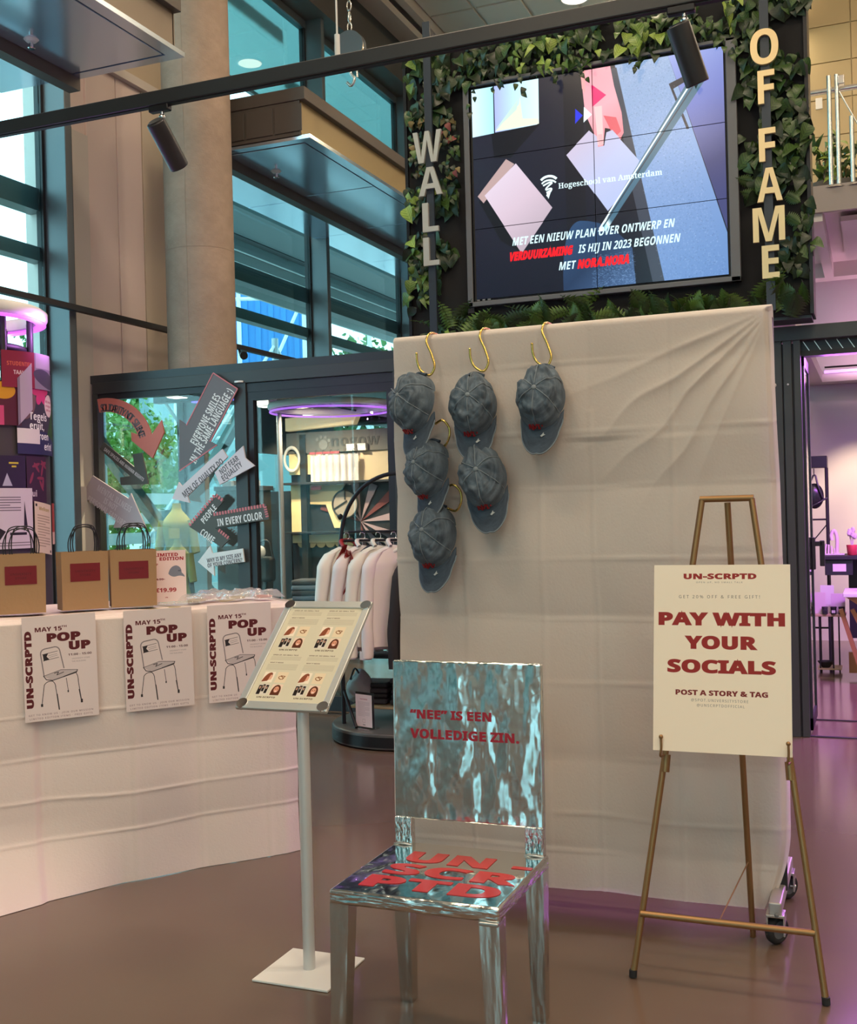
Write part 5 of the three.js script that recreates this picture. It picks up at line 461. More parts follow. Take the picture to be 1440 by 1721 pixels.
[[-5.0, -7.3, 'at the left window'], [-5.05, -9.6, 'first behind the shop door'], [-4.82, -8.35, 'second behind the shop door'], [-4.45, -8.25, 'over the display wall'], [-3.4, -7.3, 'near the door hinge above the display table']].forEach(([x, z, l]) => { const t = thing('shop_ceiling_lamp', 'small square white ceiling lamp in the shop ' + l, 'lamp', [x, 2.395, z]); obj('housing', box(0.13, 0.09, 0.13, 0, -0.045, 0, 0.005), M.white, t); obj('diffuser', [box(0.11, 0.006, 0.11, 0, -0.092, 0), box(0.11, 0.08, 0.004, 0, -0.045, 0.067)], shopLamp, t); const s = new THREE.SpotLight(new THREE.Color().setRGB(1, 0.80, 0.52), 7, 0, 1.1, 0.6); s.position.set(x, 2.28, z); s.target.position.set(x + (x > -4.5 ? -0.2 : 0), 0.6, z - (x > -4.5 ? 1.0 : 0)); s.shadow.radius = 1; s.name = 'shop_lamp_light'; scene.add(s); scene.add(s.target); s.target.name = 'lamp_target'; });
{ const t = thing('ceiling_beam', 'dark steel ceiling beam crossing the shop behind the glass', 'beam', [0, 0, 0]); obj('beam', span(-5.45, -1.3, 2.31, 2.39, -7.7, -7.62), M.soffitDark, t); obj('duct', rod([-5.4, 2.34, -10.6], [-1.4, 2.34, -10.6], 0.05), M.frame, t); obj('led_line', span(-5.1, -4.55, 2.297, 2.308, -7.69, -7.64), mat([0.1, 0.1, 0.3], 0.5, 0, { emissive: [0.25, 0.2, 1], emissiveIntensity: 1.2 }), t); }
function torso(label, pos, col, turn, h = 1.0) { const t = thing('dress_form', label, 'mannequin', pos, turn, 'dress forms in the shop window'); obj('body', grid(40, 26, (u, v) => { const a = u * 2 * PI, y = 1.0 + v * 0.52, K = [0.16, 0.145, 0.128, 0.125, 0.14, 0.16, 0.17, 0.17, 0.115, 0.052, 0.045], kq = Math.min(9, Math.floor(v * 10)), w = K[kq] + (K[kq + 1] - K[kq]) * (v * 10 - kq), d = 0.6; return [Math.cos(a) * w, y, Math.sin(a) * w * d]; }), col, t); obj('sleeve', [-1, 1].map((s) => rod([s * 0.15, 1.38, 0], [s * 0.21, 1.12, 0.02], 0.055, 16, 0.045)), col, t); obj('skirt', cyl(0.155, 0.2, 0.42, 0, 0.80, 0, 30).scale(1, 1, 0.7), mat([0.03, 0.03, 0.035], 0.8), t); obj('print_panel', span(-0.06, 0.06, 1.24, 1.32, 0.105, 0.112), mat([0.42, 0.38, 0.06], 0.8), t); obj('stand', [rod([0, 0, 0], [0, 0.65, 0], 0.014), cyl(0.15, 0.16, 0.015, 0, 0.008, 0, 28)], M.blackMetal, t); return t; }
const lime = mat([0.27, 0.27, 0.05], 0.8, 0, { side: THREE.DoubleSide }); torso('dress form in a lime top behind the window, upper left of the pair', [-5.10, 0.0, -7.4], lime, 0.3).scale.set(0.72, 0.98, 0.72); torso('dress form in a lime top lower and right in the window', [-4.86, -0.0, -7.05], lime, 0.1).scale.set(0.62, 0.80, 0.62);
{ const t = thing('bulkhead', 'dark bulkhead added to cover the bright far glazing inside the shop', 'bulkhead', [0, 0, 0]); obj('panel', span(-5.46, -5.40, 1.97, 2.4, -10.6, -9.05), M.soffitDark, t); obj('trim_line', span(-5.40, -5.395, 2.08, 2.10, -10.6, -9.05), M.frame, t);  // dark panel added to cover bright sky behind the door
  const k = thing('added_dark_unit', 'tall dark unit added behind the cash counter to cover bright glazing', 'cabinet', [-5.2, 0, -9.5]); obj('carcass', span(-0.24, 0.12, 0, 1.60, -1.2, 0.3, 0.004), M.black, k); for (let q = 0; q < 3; q++) obj('door', span(0.12, 0.13, 0.05, 1.56, -1.18 + q * 0.49, -0.71 + q * 0.49, 0.003), M.frameDark, k);  // dark unit added to cover the bright lower glazing
  const w = thing('darkening_curtain', 'black curtain added behind the clothing rack to darken the shop interior', 'curtain', [-2.36, 0, -7.8]); obj('curtain', grid(120, 4, (u, v) => [(u - 0.5) * 2.1, v * 2.2, 0.025 * Math.sin(u * 110)]), mat([0.02, 0.019, 0.022], 0.95, 0, { side: THREE.DoubleSide }), w); obj('rail', rod([-1.06, 2.22, 0], [1.06, 2.22, 0], 0.012), M.blackMetal, w); }  // black sheet added to stand for the dark interior behind the rack
{ const t = thing('counter_block', 'black cash counter block inside the shop behind the door', 'counter', [-5.15, 0, -8.6]); obj('top', span(-0.25, 0.12, 1.60, 1.64, -0.2, 0.2, 0.004), M.frameDark, t); obj('body', span(-0.24, 0.10, 0, 1.60, -0.19, 0.19, 0.006), M.black, t); obj('box', [0, 1, 2].map((k) => box(0.09, 0.05, 0.1, -0.18 + k * 0.12, 1.665, 0.05, 0.003)), M.greyRubber, t); }
{ const t = thing('chalkboard', 'small black A-frame chalkboard standing below the display wall', 'chalkboard', [-3.72, 0.72, -7.6], 0.2); obj('panel', plate([[-0.13, 0], [0.13, 0], [0.09, 0.36], [-0.06, 0.36]], 0.012, 0.001), mat([0.05, 0.055, 0.05], 0.8), t); obj('frame', [beam([-0.14, 0, 0.01], [-0.06, 0.37, 0.01], 0.02, 0.02), beam([0.14, 0, 0.01], [0.09, 0.37, 0.01], 0.02, 0.02), beam([-0.14, 0, 0.01], [0.14, 0, 0.01], 0.02, 0.02)], M.brown, t);
  const d = thing('display_table', 'dark display table inside the shop below the chalkboard', 'table', [-3.75, 0, -7.65]); obj('tabletop', span(-0.55, 0.55, 0.68, 0.72, -0.3, 0.3, 0.004), M.brown, d); for (const [x, z] of [[-0.5, -0.26], [0.5, -0.26], [-0.5, 0.26], [0.5, 0.26]]) obj('leg', span(x - 0.02, x + 0.02, 0, 0.68, z - 0.02, z + 0.02), M.black, d); obj('front_sign', span(-0.42, 0.05, 0.30, 0.66, 0.27, 0.285), mat([0.20, 0.15, 0.11], 0.7), d); obj('print', [letters('RUOY', 0.12, 0.002, 0.9).translate(-0.2, 0.5, 0.286), letters('NAHS', 0.10, 0.002, 0.9).translate(-0.18, 0.36, 0.286)], mat([0.03, 0.03, 0.03], 0.8), d);
  const s = thing('sweater_stack', 'stack of blue and grey folded sweaters on the display table', 'clothes', [-4.05, 0.72, -7.62], 0.2); [[0.10, 0.13, 0.18], [0.05, 0.05, 0.06], [0.16, 0.2, 0.26], [0.07, 0.07, 0.08]].forEach((c, k) => obj('folded_piece', box(0.24, 0.04, 0.24, rnd(-0.01, 0.01), 0.02 + k * 0.04, 0, 0.016), mat(c, 0.9), s));
  const b = thing('shoulder_bag', 'black shoulder bag with a white tuft hanging beside the display wall', 'bag', [-4.52, 0.95, -7.75]); obj('bag_body', box(0.16, 0.2, 0.08, 0, 0.0, 0, 0.03), M.black, b); obj('strap', tube([[-0.07, 0.09, 0], [-0.03, 0.22, 0], [0.03, 0.22, 0], [0.07, 0.09, 0]], 0.008), M.black, b); obj('tuft', new THREE.SphereGeometry(0.04, 14, 10).scale(1, 1.2, 0.8).translate(-0.01, 0.14, 0.05), M.white, b); obj('stand_rod', rod([0, -0.94, 0], [0, -0.05, 0], 0.012), M.black, b); }
{ const t = thing('wood_bench', 'low dark brown wooden bench behind the right end of the counter', 'bench', [-3.55, 0, -5.75], 0.35); obj('seat', span(-0.3, 0.35, 0.62, 0.76, -0.15, 0.15, 0.01), mat([0.07, 0.04, 0.025], 0.5), t); for (const x of [-0.25, 0.3]) obj('leg', span(x - 0.03, x + 0.03, 0, 0.62, -0.12, 0.12, 0.004), mat([0.07, 0.04, 0.025], 0.5), t); }
// ---------- poster pillar with purple ring, far left ----------
const PC = [-4.09, -4.18], PR = 0.405;
{
  const t = thing('poster_pillar', 'round black advertising pillar covered in posters at the left edge', 'pillar', [PC[0], 0, PC[1]]); obj('drum', cyl(PR - 0.012, PR - 0.012, 2.0, 0, 1.0, 0, 48), mat([0.07, 0.055, 0.065], 0.6), t); obj('top_rim', cyl(PR, PR, 0.05, 0, 2.0, 0, 48), M.black, t);
  for (let k = 0; k < 10; k++) { const a = k * PI / 5 + 0.1; obj('post', [rod([0.33 * Math.sin(a), 2.0, 0.33 * Math.cos(a)], [0.33 * Math.sin(a), 2.36, 0.33 * Math.cos(a)], 0.016)], M.black, t); }
  obj('ring', new THREE.LatheGeometry([[0.33, 2.35], [0.39, 2.34], [0.40, 2.36], [0.40, 2.39], [0.38, 2.405], [0.33, 2.405], [0.33, 2.35]].map((p) => new THREE.Vector2(...p)), 72), M.white, t); obj('led_strip', new THREE.LatheGeometry([[0.345, 2.335], [0.37, 2.328], [0.392, 2.334], [0.39, 2.345], [0.345, 2.345], [0.345, 2.335]].map((p) => new THREE.Vector2(...p)), 72), mat([0.4, 0.2, 0.5], 0.5, 0, { emissive: [0.75, 0.14, 1], emissiveIntensity: 1.2 }), t); obj('inner_ring', [new THREE.TorusGeometry(0.3, 0.02, 8, 48).rotateX(PI / 2).translate(0, 2.20, 0)], M.black, t);
  for (let k = 0; k < 4; k++) { const a = k * PI / 2 + 0.3, p = new THREE.PointLight(new THREE.Color().setRGB(0.75, 0.25, 1), 0.35); p.position.set(PC[0] + 0.45 * Math.sin(a), 2.28, PC[1] + 0.45 * Math.cos(a)); p.shadow.radius = 0.5; p.name = 'ring_light'; scene.add(p); }
}
const view = Math.atan2(-PC[0], -PC[1]);
function poster(label, a0, w, y0, h, tex, lift = 0, tilt = 0) { // curved sheet on the pillar; a0 = angle of its centre to the right of the line of sight
  const t = thing('poster', label, 'poster', [PC[0], y0 + h / 2, PC[1]], view + a0, 'posters on the round pillar'); const R = PR + 0.002 + lift; const ang = w / R; const m = mat([1, 1, 1], 0.6, 0, { map: tex, side: THREE.DoubleSide }); obj('print_sheet', grid(16, 4, (u, v) => { const a = (u - 0.5) * ang, y = (v - 0.5) * h + (u - 0.5) * tilt; return [R * Math.sin(a), y, R * Math.cos(a) + 0.0]; }), m, t); return t;
}
const P = (w, h, bg, f) => canvas(w, h, (x) => { x.fillStyle = bg; x.fillRect(0, 0, w, h); f(x); }), lines = (x, x0, x1, y0, n, st, c) => { x.fillStyle = c; for (let k = 0; k < n; k++) x.fillRect(x0, y0 + k * st, (x1 - x0) * (k % 4 === 3 ? 0.6 : 1), st * 0.4); };
poster('purple poster with pink flower and white words Tegels eruit', 1.02, 0.34, 1.69, 0.40, P(340, 400, '#3b3448', (x) => { x.fillStyle = '#2c2a5a'; x.fillRect(0, 290, 340, 110); x.fillStyle = '#28501c'; x.beginPath(); x.moveTo(230, 300); x.lineTo(340, 120); x.lineTo(340, 330); x.fill(); x.fillStyle = '#7a5a60'; x.beginPath(); x.ellipse(60, 160, 60, 80, 0.4, 0, 7); x.fill(); x.fillStyle = '#d83a80'; for (let k = 0; k < 6; k++) { x.beginPath(); x.ellipse(170 + 40 * Math.cos(k), 90 + 40 * Math.sin(k), 38, 24, k, 0, 7); x.fill(); } x.fillStyle = '#e8d0d0'; x.beginPath(); x.arc(258, 160, 54, 0, 7); x.fill(); txt(x, 'Wij hebben', 258, 140, 16, '#b04060'); txt(x, 'er nog een', 258, 160, 16, '#b04060'); txt(x, 'plek voor', 258, 180, 16, '#b04060'); txt(x, 'Tegels', 150, 220, 50, '#fff', { align: 'center' }); txt(x, 'eruit,', 135, 265, 46, '#fff'); txt(x, 'groen', 180, 312, 46, '#fff'); txt(x, 'erin!', 240, 360, 46, '#fff'); x.fillStyle = '#e6dce2'; x.fillRect(0, 280, 150, 70); }));
poster('grey and red photo poster at the top of the pillar', 0.86, 0.36, 2.0, 0.17, P(360, 170, '#8a7f92', (x) => { x.fillStyle = '#8e1c3c'; x.fillRect(0, 0, 190, 170); x.fillStyle = '#b0a6b4'; x.fillRect(200, 0, 160, 70); x.fillStyle = '#4a4458'; x.beginPath(); x.ellipse(300, 120, 120, 40, 0.2, 0, 7); x.fill(); txt(x, 'STUDENTEN', 100, 60, 26, '#e06a50'); txt(x, 'TAAL', 90, 100, 26, '#e8d0d8'); }), 0.004, 0.01);
poster('orange and maroon poster under the grey photo poster', 0.42, 0.2, 1.82, 0.2, P(200, 200, '#5a1830', (x) => { x.fillStyle = '#e09a20'; x.beginPath(); x.ellipse(110, 40, 60, 40, 0, 0, 7); x.fill(); x.fillStyle = '#d84a80'; x.fillRect(0, 110, 110, 90); }));
poster('folded pale lilac flyer leaning over the flower poster', 0.72, 0.09, 1.86, 0.22, P(90, 220, '#b9a6c0', (x) => { x.fillStyle = '#8a7a94'; x.fillRect(0, 0, 14, 220); }), 0.006, 0.08);
poster('dark purple event poster with yellow emblem, left of pair', 0.46, 0.2, 1.5, 0.18, P(200, 180, '#2a1840', (x) => { txt(x, 'K', 40, 50, 40, '#a03a80'); x.fillStyle = '#d8c040'; x.fillRect(110, 30, 50, 8); x.fillRect(124, 46, 24, 8); x.fillStyle = '#b8b0d0'; x.beginPath(); x.moveTo(100, 80); x.lineTo(126, 140); x.lineTo(76, 140); x.fill(); lines(x, 20, 90, 150, 2, 10, '#8a80a8'); }), 0.001);
poster('dark red abstract poster, right of pair', 0.9, 0.15, 1.46, 0.22, P(150, 220, '#3a1c3a', (x) => { x.fillStyle = '#8a3050'; for (let k = 0; k < 9; k++) { x.beginPath(); x.ellipse(rnd(20, 130), rnd(20, 140), 30, 8, k, 0, 7); x.fill(); } txt(x, 'ui', 50, 175, 40, '#d8c8d8'); }), 0.002);
poster('white leaflet with sketched figures and black ink', 0.50, 0.24, 1.25, 0.28, P(240, 280, '#d9c8dc', (x) => { lines(x, 30, 170, 40, 6, 12, '#7a6a80'); x.fillStyle = '#1c1424'; x.beginPath(); x.moveTo(0, 150); x.lineTo(90, 200); x.lineTo(60, 240); x.lineTo(0, 230); x.fill(); x.fillRect(110, 205, 90, 12); x.beginPath(); x.moveTo(40, 0); x.lineTo(60, 30); x.lineTo(20, 20); x.fill(); x.beginPath(); x.moveTo(190, 60); x.lineTo(206, 180); x.lineTo(184, 200); x.fill(); lines(x, 20, 220, 250, 2, 12, '#8a7a8a'); }), 0.003);
poster('cream typed leaflet pinned low on the right of the pillar', 1.0, 0.15, 1.22, 0.24, P(150, 240, '#e0cbb8', (x) => { txt(x, 'Welkom', 80, 30, 24, '#a08a40'); lines(x, 20, 130, 60, 12, 13, '#b09a88'); x.fillStyle = '#222'; x.fillRect(8, 10, 12, 12); x.fillRect(128, 220, 12, 12); }), 0.005, -0.02);
poster('narrow red flyer on the far right side of the pillar', 1.42, 0.12, 1.26, 0.2, P(120, 200, '#a83a34', (x) => { x.fillStyle = '#e0b8a8'; x.fillRect(0, 140, 120, 60); }));
poster('dark photo card below the leaflets on the pillar', 0.62, 0.32, 1.05, 0.15, P(320, 150, '#2a2030', (x) => { x.fillStyle = '#c02060'; x.beginPath(); x.moveTo(30, 20); x.lineTo(120, 20); x.lineTo(90, 110); x.lineTo(10, 110); x.fill(); x.strokeStyle = '#f0c0d0'; x.lineWidth = 8; x.beginPath(); x.moveTo(40, 90); x.lineTo(100, 40); x.stroke(); x.fillStyle = '#50505c'; x.fillRect(150, 20, 120, 90); x.fillStyle = '#d8b890'; x.fillRect(0, 118, 260, 32); }), 0.001);
// ---------- right shop ----------
{
  const t = thing('display_tower', 'tall black metal display tower against the purple wall', 'shelf', [-0.46, 0, -10.15]); obj('header_box', span(-0.12, 0.065, 1.66, 1.76, -0.1, 0.1, 0.004), M.frameDark, t); obj('post', rod([0.055, 0, 0.09], [0.055, 1.66, 0.09], 0.011), M.black, t); obj('post', rod([0.055, 0, -0.09], [0.055, 1.66, -0.09], 0.011), M.black, t); obj('post', rod([-0.11, 0, 0.09], [-0.11, 1.66, 0.09], 0.011), M.black, t); obj('cross_rail', [rod([-0.11, 1.22, 0.09], [0.055, 1.22, 0.09], 0.008), rod([-0.11, 0.98, 0.09], [0.055, 1.18, 0.09], 0.005), rod([-0.11, 0.3, 0.09], [0.055, 0.3, 0.09], 0.008)], M.black, t);
  const b = thing('leather_bag', 'black leather bag with straps hanging in the display tower', 'bag', [-0.50, 1.42, -10.02], 0.2); obj('bag_body', new THREE.SphereGeometry(0.09, 20, 14).scale(0.85, 1.2, 0.5), mat([0.02, 0.02, 0.024], 0.25), b); obj('strap', [tube([[-0.05, 0.09, 0.03], [0.0, 0.18, 0.03], [0.02, 0.1, 0.045], [0.045, 0.02, 0.05], [0.07, -0.03, 0.03], [0.1, -0.02, 0.02]], 0.008), tube([[-0.06, -0.1, 0.03], [0.02, -0.06, 0.05], [0.09, -0.02, 0.03]], 0.007)], mat([0.05, 0.05, 0.055], 0.25), b); obj('rail_hook', tube([[0, 0.18, 0.0], [0, 0.235, 0.0]], 0.004), M.black, b);
  const d = thing('black_desk', 'black desk with gift items in the right shop', 'desk', [-0.1, 0, -9.7]); obj('tabletop', span(-0.32, 1.4, 0.905, 0.935, -0.22, 0.22, 0.003), M.black, d); obj('front_panel', span(-0.14, 1.4, 0.25, 0.9, -0.1, -0.06), M.black, d); obj('drawer', span(-0.31, -0.10, 0.78, 0.90, -0.2, 0.19, 0.003), M.frameDark, d); obj('leg', span(-0.31, -0.29, 0, 0.78, -0.2, -0.17), M.black, d); obj('price_tag', box(0.1, 0.06, 0.004, -0.20, 0.84, 0.195), M.white, d);
  const y = 0.937; const cup = thing('red_cup', 'red glass cup with pale paper flowers on the black desk', 'cup', [-0.205, y, -9.62]); obj('cup', new THREE.LatheGeometry([[0, 0], [0.036, 0], [0.042, 0.08], [0.038, 0.08], [0.033, 0.006], [0, 0.006]].map((p) => new THREE.Vector2(...p)), 24), mat([0.75, 0.08, 0.10], 0.3), cup); for (let k = 0; k < 5; k++) obj('paper_flower', [rod([0, 0.05, 0], [0.02 * Math.cos(k * 1.3), 0.14 + 0.012 * k, 0.02 * Math.sin(k * 1.3)], 0.003), new THREE.IcosahedronGeometry(0.02, 0).scale(1, 1.4, 1).translate(0.022 * Math.cos(k * 1.3), 0.15 + 0.012 * k, 0.022 * Math.sin(k * 1.3))], paleLilac, cup);
  const c = thing('key_rack', 'looped pale display of keyrings on the black desk beside the tower', 'display', [-0.34, y, -9.60]); obj('loop', tube([[0.02, 0.0, 0], [0.02, 0.16, 0], [0.0, 0.2, 0], [-0.02, 0.16, 0], [-0.015, 0.12, 0]], 0.014, 30, 8), blush, c); obj('base', box(0.16, 0.012, 0.08, 0, 0.006, 0, 0.003), M.wall, c); for (let k = 0; k < 6; k++) obj('keyring', rod([-0.07 + k * 0.026, 0.01, 0.0], [-0.06 + k * 0.02, 0.09 - 0.004 * k * k, 0], 0.008), blush, c);
  const g = thing('framed_card', 'white framed greeting card standing on the black desk', 'card', [-0.11, y, -9.66], -0.15); obj('card_board', box(0.11, 0.15, 0.008, 0, 0.075, 0, 0.001), M.white, g); obj('picture', span(-0.035, 0.035, 0.03, 0.10, 0.0045, 0.006), paleLilac, g); obj('dark_frame', box(0.10, 0.16, 0.01, 0.12, 0.08, -0.01, 0.001), M.black, g);
  const w = thing('trestle_table', 'white table on orange wooden trestle legs in the right shop', 'table', [0.0, 0, -9.15]); obj('tabletop', span(-0.26, 1.3, 0.655, 0.685, -0.25, 0.3, 0.004), M.white, w); obj('apron', plate([[-0.24, 0.655], [0.1, 0.655], [0.08, 0.56], [-0.10, 0.56]], 0.03, 0.002).translate(0, 0, 0.24), M.wood, w); for (const p of [[[-0.28, 0.56, 0.2], [-0.12, 0.0, 0.2]], [[-0.20, 0.56, 0.2], [0.06, 0.0, 0.2]], [[0.9, 0.65, 0.2], [1.1, 0, 0.2]]]) obj('leg', beam(...p, 0.07, 0.03), M.wood, w); obj('stretcher', beam([-0.24, 0.12, -0.1], [0.1, 0.12, -0.1], 0.03, 0.16), M.wood, w);
  const l = thing('open_box', 'white angular box lying open on the trestle table', 'box', [-0.04, 0.686, -9.1], 0.2); obj('box_tray', [box(0.22, 0.015, 0.14, 0, 0.0075, 0, 0.003), box(0.22, 0.05, 0.006, 0, 0.03, -0.067, 0.002), box(0.006, 0.05, 0.14, -0.107, 0.03, 0, 0.002)], M.white, l); obj('lid', box(0.16, 0.008, 0.12, 0.02, 0.065, 0, 0.002).rotateZ(0.12), M.white, l);
  const s = thing('side_table', 'small pale-topped side table with thin black legs in the doorway', 'table', [-0.36, 0, -9.55]); obj('tabletop', span(-0.13, 0.1, 0.455, 0.475, -0.12, 0.12, 0.003), M.woodPale, s); for (const [x, z] of [[-0.1, 0.1], [0.0, 0.1], [0.04, -0.1], [-0.1, -0.1]]) obj('leg', rod([x, 0, z], [x, 0.455, z], 0.006), M.black, s); obj('lower_shelf', span(-0.12, 0.06, 0.03, 0.042, -0.11, 0.11, 0.002), M.woodPale, s);
  for (const [x, hgt, z, lab, m] of [[-0.40, 0.22, -9.56, 'white acrylic card holder standing at the back of the side table', M.white], [-0.315, 0.16, -9.48, 'lilac notice card in front on the side table', paleLilac], [-0.46, 0.17, -9.47, 'pale notice card at the left edge of the side table', blush]]) { const k = thing('notice_card', lab, 'card', [x, 0.476, z], -0.1); obj('card_sheet', box(0.105, hgt, 0.004, 0, hgt / 2, 0, 0.001), m, k); obj('foot', box(0.1, 0.006, 0.04, 0, 0.003, 0, 0.001), M.acrylic, k); }
  for (const [x, lab, m] of [[-0.415, 'grey ribbed tin on the side table', M.frame], [-0.35, 'black gift box with white label on the side table', M.black], [-0.29, 'black gift box with red label, rightmost on the side table', M.black]]) { const k = thing('gift_tin', lab, 'tin', [x, 0.476, -9.44]); obj('tin_body', [cyl(0.022, 0.022, 0.05, 0, 0.025, 0, 24)], m, k); obj('tin_label', box(0.028, 0.022, 0.004, 0, 0.02, 0.021, 0.001), m === M.frame ? M.frameDark : x > -0.3 ? M.red : M.white, k); obj('lid', cyl(0.0235, 0.0235, 0.01, 0, 0.053, 0, 24), m, k); }
  const bw = thing('black_bowl', 'black bowl on the lower shelf of the side table', 'bowl', [-0.42, 0.043, -9.5]); obj('bowl', new THREE.LatheGeometry([[0, 0], [0.03, 0], [0.065, 0.05], [0.06, 0.05], [0.028, 0.006], [0, 0.006]].map((p) => new THREE.Vector2(...p)), 28), M.black, bw); obj('foot_ring', new THREE.TorusGeometry(0.028, 0.004, 6, 24).rotateX(PI / 2).translate(0, 0.004, 0), M.black, bw);
  // purple light of the right shop
  const tube1 = mat([0.4, 0.3, 0.5], 0.5, 0, { emissive: [0.8, 0.35, 1], emissiveIntensity: 2.5 }); const f = thing('purple_tube_lamp', 'purple fluorescent tube lamp under the open ceiling grid', 'lamp', [0.6, 2.46, -8.2]); obj('tube', rod([-0.6, 0, 0], [0.8, 0, 0], 0.02), tube1, f); obj('end_caps', [rod([-0.66, 0, 0], [-0.6, 0, 0], 0.024), rod([0.8, 0, 0], [0.86, 0, 0], 0.024)], M.white, f); obj('drop_wire', [rod([-0.4, 0, 0], [-0.4, 0.1, 0], 0.004), rod([0.6, 0, 0], [0.6, 0.1, 0], 0.004)], M.black, f);
  rectLight('purple_light', 1.4, 0.3, [0.7, 2.42, -8.2], [0.7, 0, -8.2], PURPLE, 120); rectLight('purple_uplight', 3.2, 0.1, [1.3, 2.63, -11.2], [1.3, 3.3, -11.7], [0.85, 0.45, 0.62], 22); rectLight('purple_light', 2.4, 0.2, [0.9, 2.2, -7.15], [0.4, -0.2, -2], PURPLE, 36);
  for (const x of [-0.12, 0.5]) { const q = thing('wall_spotlight', x < 0 ? 'small black spotlight on the ceiling grid lighting the purple wall, left' : 'small black spotlight on the ceiling grid lighting the purple wall, right', 'spotlight', [x, 2.50, -10.7]); obj('housing', rod([0, -0.06, 0], [0, -0.14, -0.05], 0.03, 18), M.black, q); obj('stem', rod([0, 0.1, 0], [0, -0.07, 0], 0.006), M.black, q); obj('cross_piece', rod([-0.3, 0.08, 0], [0.3, 0.08, 0], 0.008), M.black, q); const sl = new THREE.SpotLight(new THREE.Color().setRGB(1, 0.78, 0.5), 9, 0, 0.6, 0.5); sl.position.set(x, 2.34, -10.77); sl.target.position.set(x, 1.0, -11.7); sl.shadow.radius = 1.5; sl.name = 'wall_spot_light'; scene.add(sl); scene.add(sl.target); sl.target.name = 'lamp_target'; }
}
// plants on the balcony
function bush(label, x, h, n) { const t = thing('potted_plant', label, 'plant', [x, 3.76, -9.55], 0, 'plants on the balcony'); obj('pot', new THREE.LatheGeometry([[0, 0], [0.09, 0], [0.12, 0.16], [0.105, 0.16], [0.08, 0.02], [0, 0.02]].map((p) => new THREE.Vector2(...p)), 24), M.brown, t); obj('stem', [0, 1, 2].map((k) => rod([0.01 * k, 0.1, 0], [0.05 * (k - 1), h * 0.7, 0.02 * k], 0.008)), mat([0.15, 0.1, 0.04], 0.8), t); const gs = [leafGeo(0.12, 0.04, false, 0.2, 0.5), leafGeo(0.10, 0.045, false, 0.2, 0.7)]; for (let k = 0; k < n; k++) { const m = obj('leaf', gs[k % 2], LM[[2, 1, 3, 0][k % 4]], t); const a = rnd(0, 2 * PI), yy = rnd(0.35, 1); m.position.set(0.09 * Math.cos(a) * yy, h * yy, 0.09 * Math.sin(a)); m.rotation.set(rnd(-2.2, -0.2), a, rnd(-0.6, 0.6)); } return t; }
bush('leafy green plant behind the tall balustrade post, left', -0.33, 0.55, 60); bush('leafy green plant between the two balustrade posts', -0.18, 0.45, 50); bush('leafy green plant right of the short balustrade post', 0.02, 0.45, 40);
// ---------- outside the facade ----------
struct('ground', span(-90, -5.7, -0.5, -0.25, -90, 40), mat([0.42, 0.41, 0.38], 0.9)); struct('ground_rear', span(-30, 40, -0.5, -0.25, 9.4, 50), mat([0.42, 0.42, 0.38], 0.9));
{ const bl = mat([0.20, 0.24, 0.26], 0.5, 0.3), pale = mat([0.62, 0.68, 0.68], 0.6);
  const t = thing('sunshade', 'horizontal sunshade blades outside the upper glazing', 'sunshade', [-6.4, 0, 0]); [4.62, 5.02].forEach((y, k) => obj('blade', span(-0.35, 0.25, y, y + [0.08, 0.10][k], -24, -8.6, 0), k % 2 ? pale : bl, t)); for (const z of [-22, -17, -12.2]) obj('bracket', [span(0.2, 0.5, 4.9, 4.94, z - 0.03, z + 0.03), span(0.2, 0.26, 4.85, 6.7, z - 0.03, z + 0.03)], bl, t);
  const c = thing('canopy', 'dark steel canopy with pale ribs outside the lower glazing', 'canopy', [-7.68, 0, 0]); obj('deck', span(-0.7, 0.9, 4.62, 4.72, -24, -9.6), mat([0.12, 0.125, 0.13], 0.6), c); for (let k = 0; k < 5; k++) obj('rib', span(0.75 - k * 0.33, 0.79 - k * 0.33, 4.5, 4.62, -24, -9.6), pale, c); for (const z of [-23, -18, -13, -9.6]) obj('column', rod([-2.5, -0.25, z], [-2.5, 4.62, z], 0.06), mat([0.35, 0.42, 0.45], 0.5, 0.3), c); for (const [a, b] of [[-23, -18], [-18, -13], [-13, -9.6]]) obj('cross_brace', [rod([-2.5, 0.2, a], [-2.5, 4.5, b], 0.03), rod([-2.5, 4.5, a], [-2.5, 0.2, b], 0.03)], mat([0.5, 0.55, 0.56], 0.5, 0.3), c); }
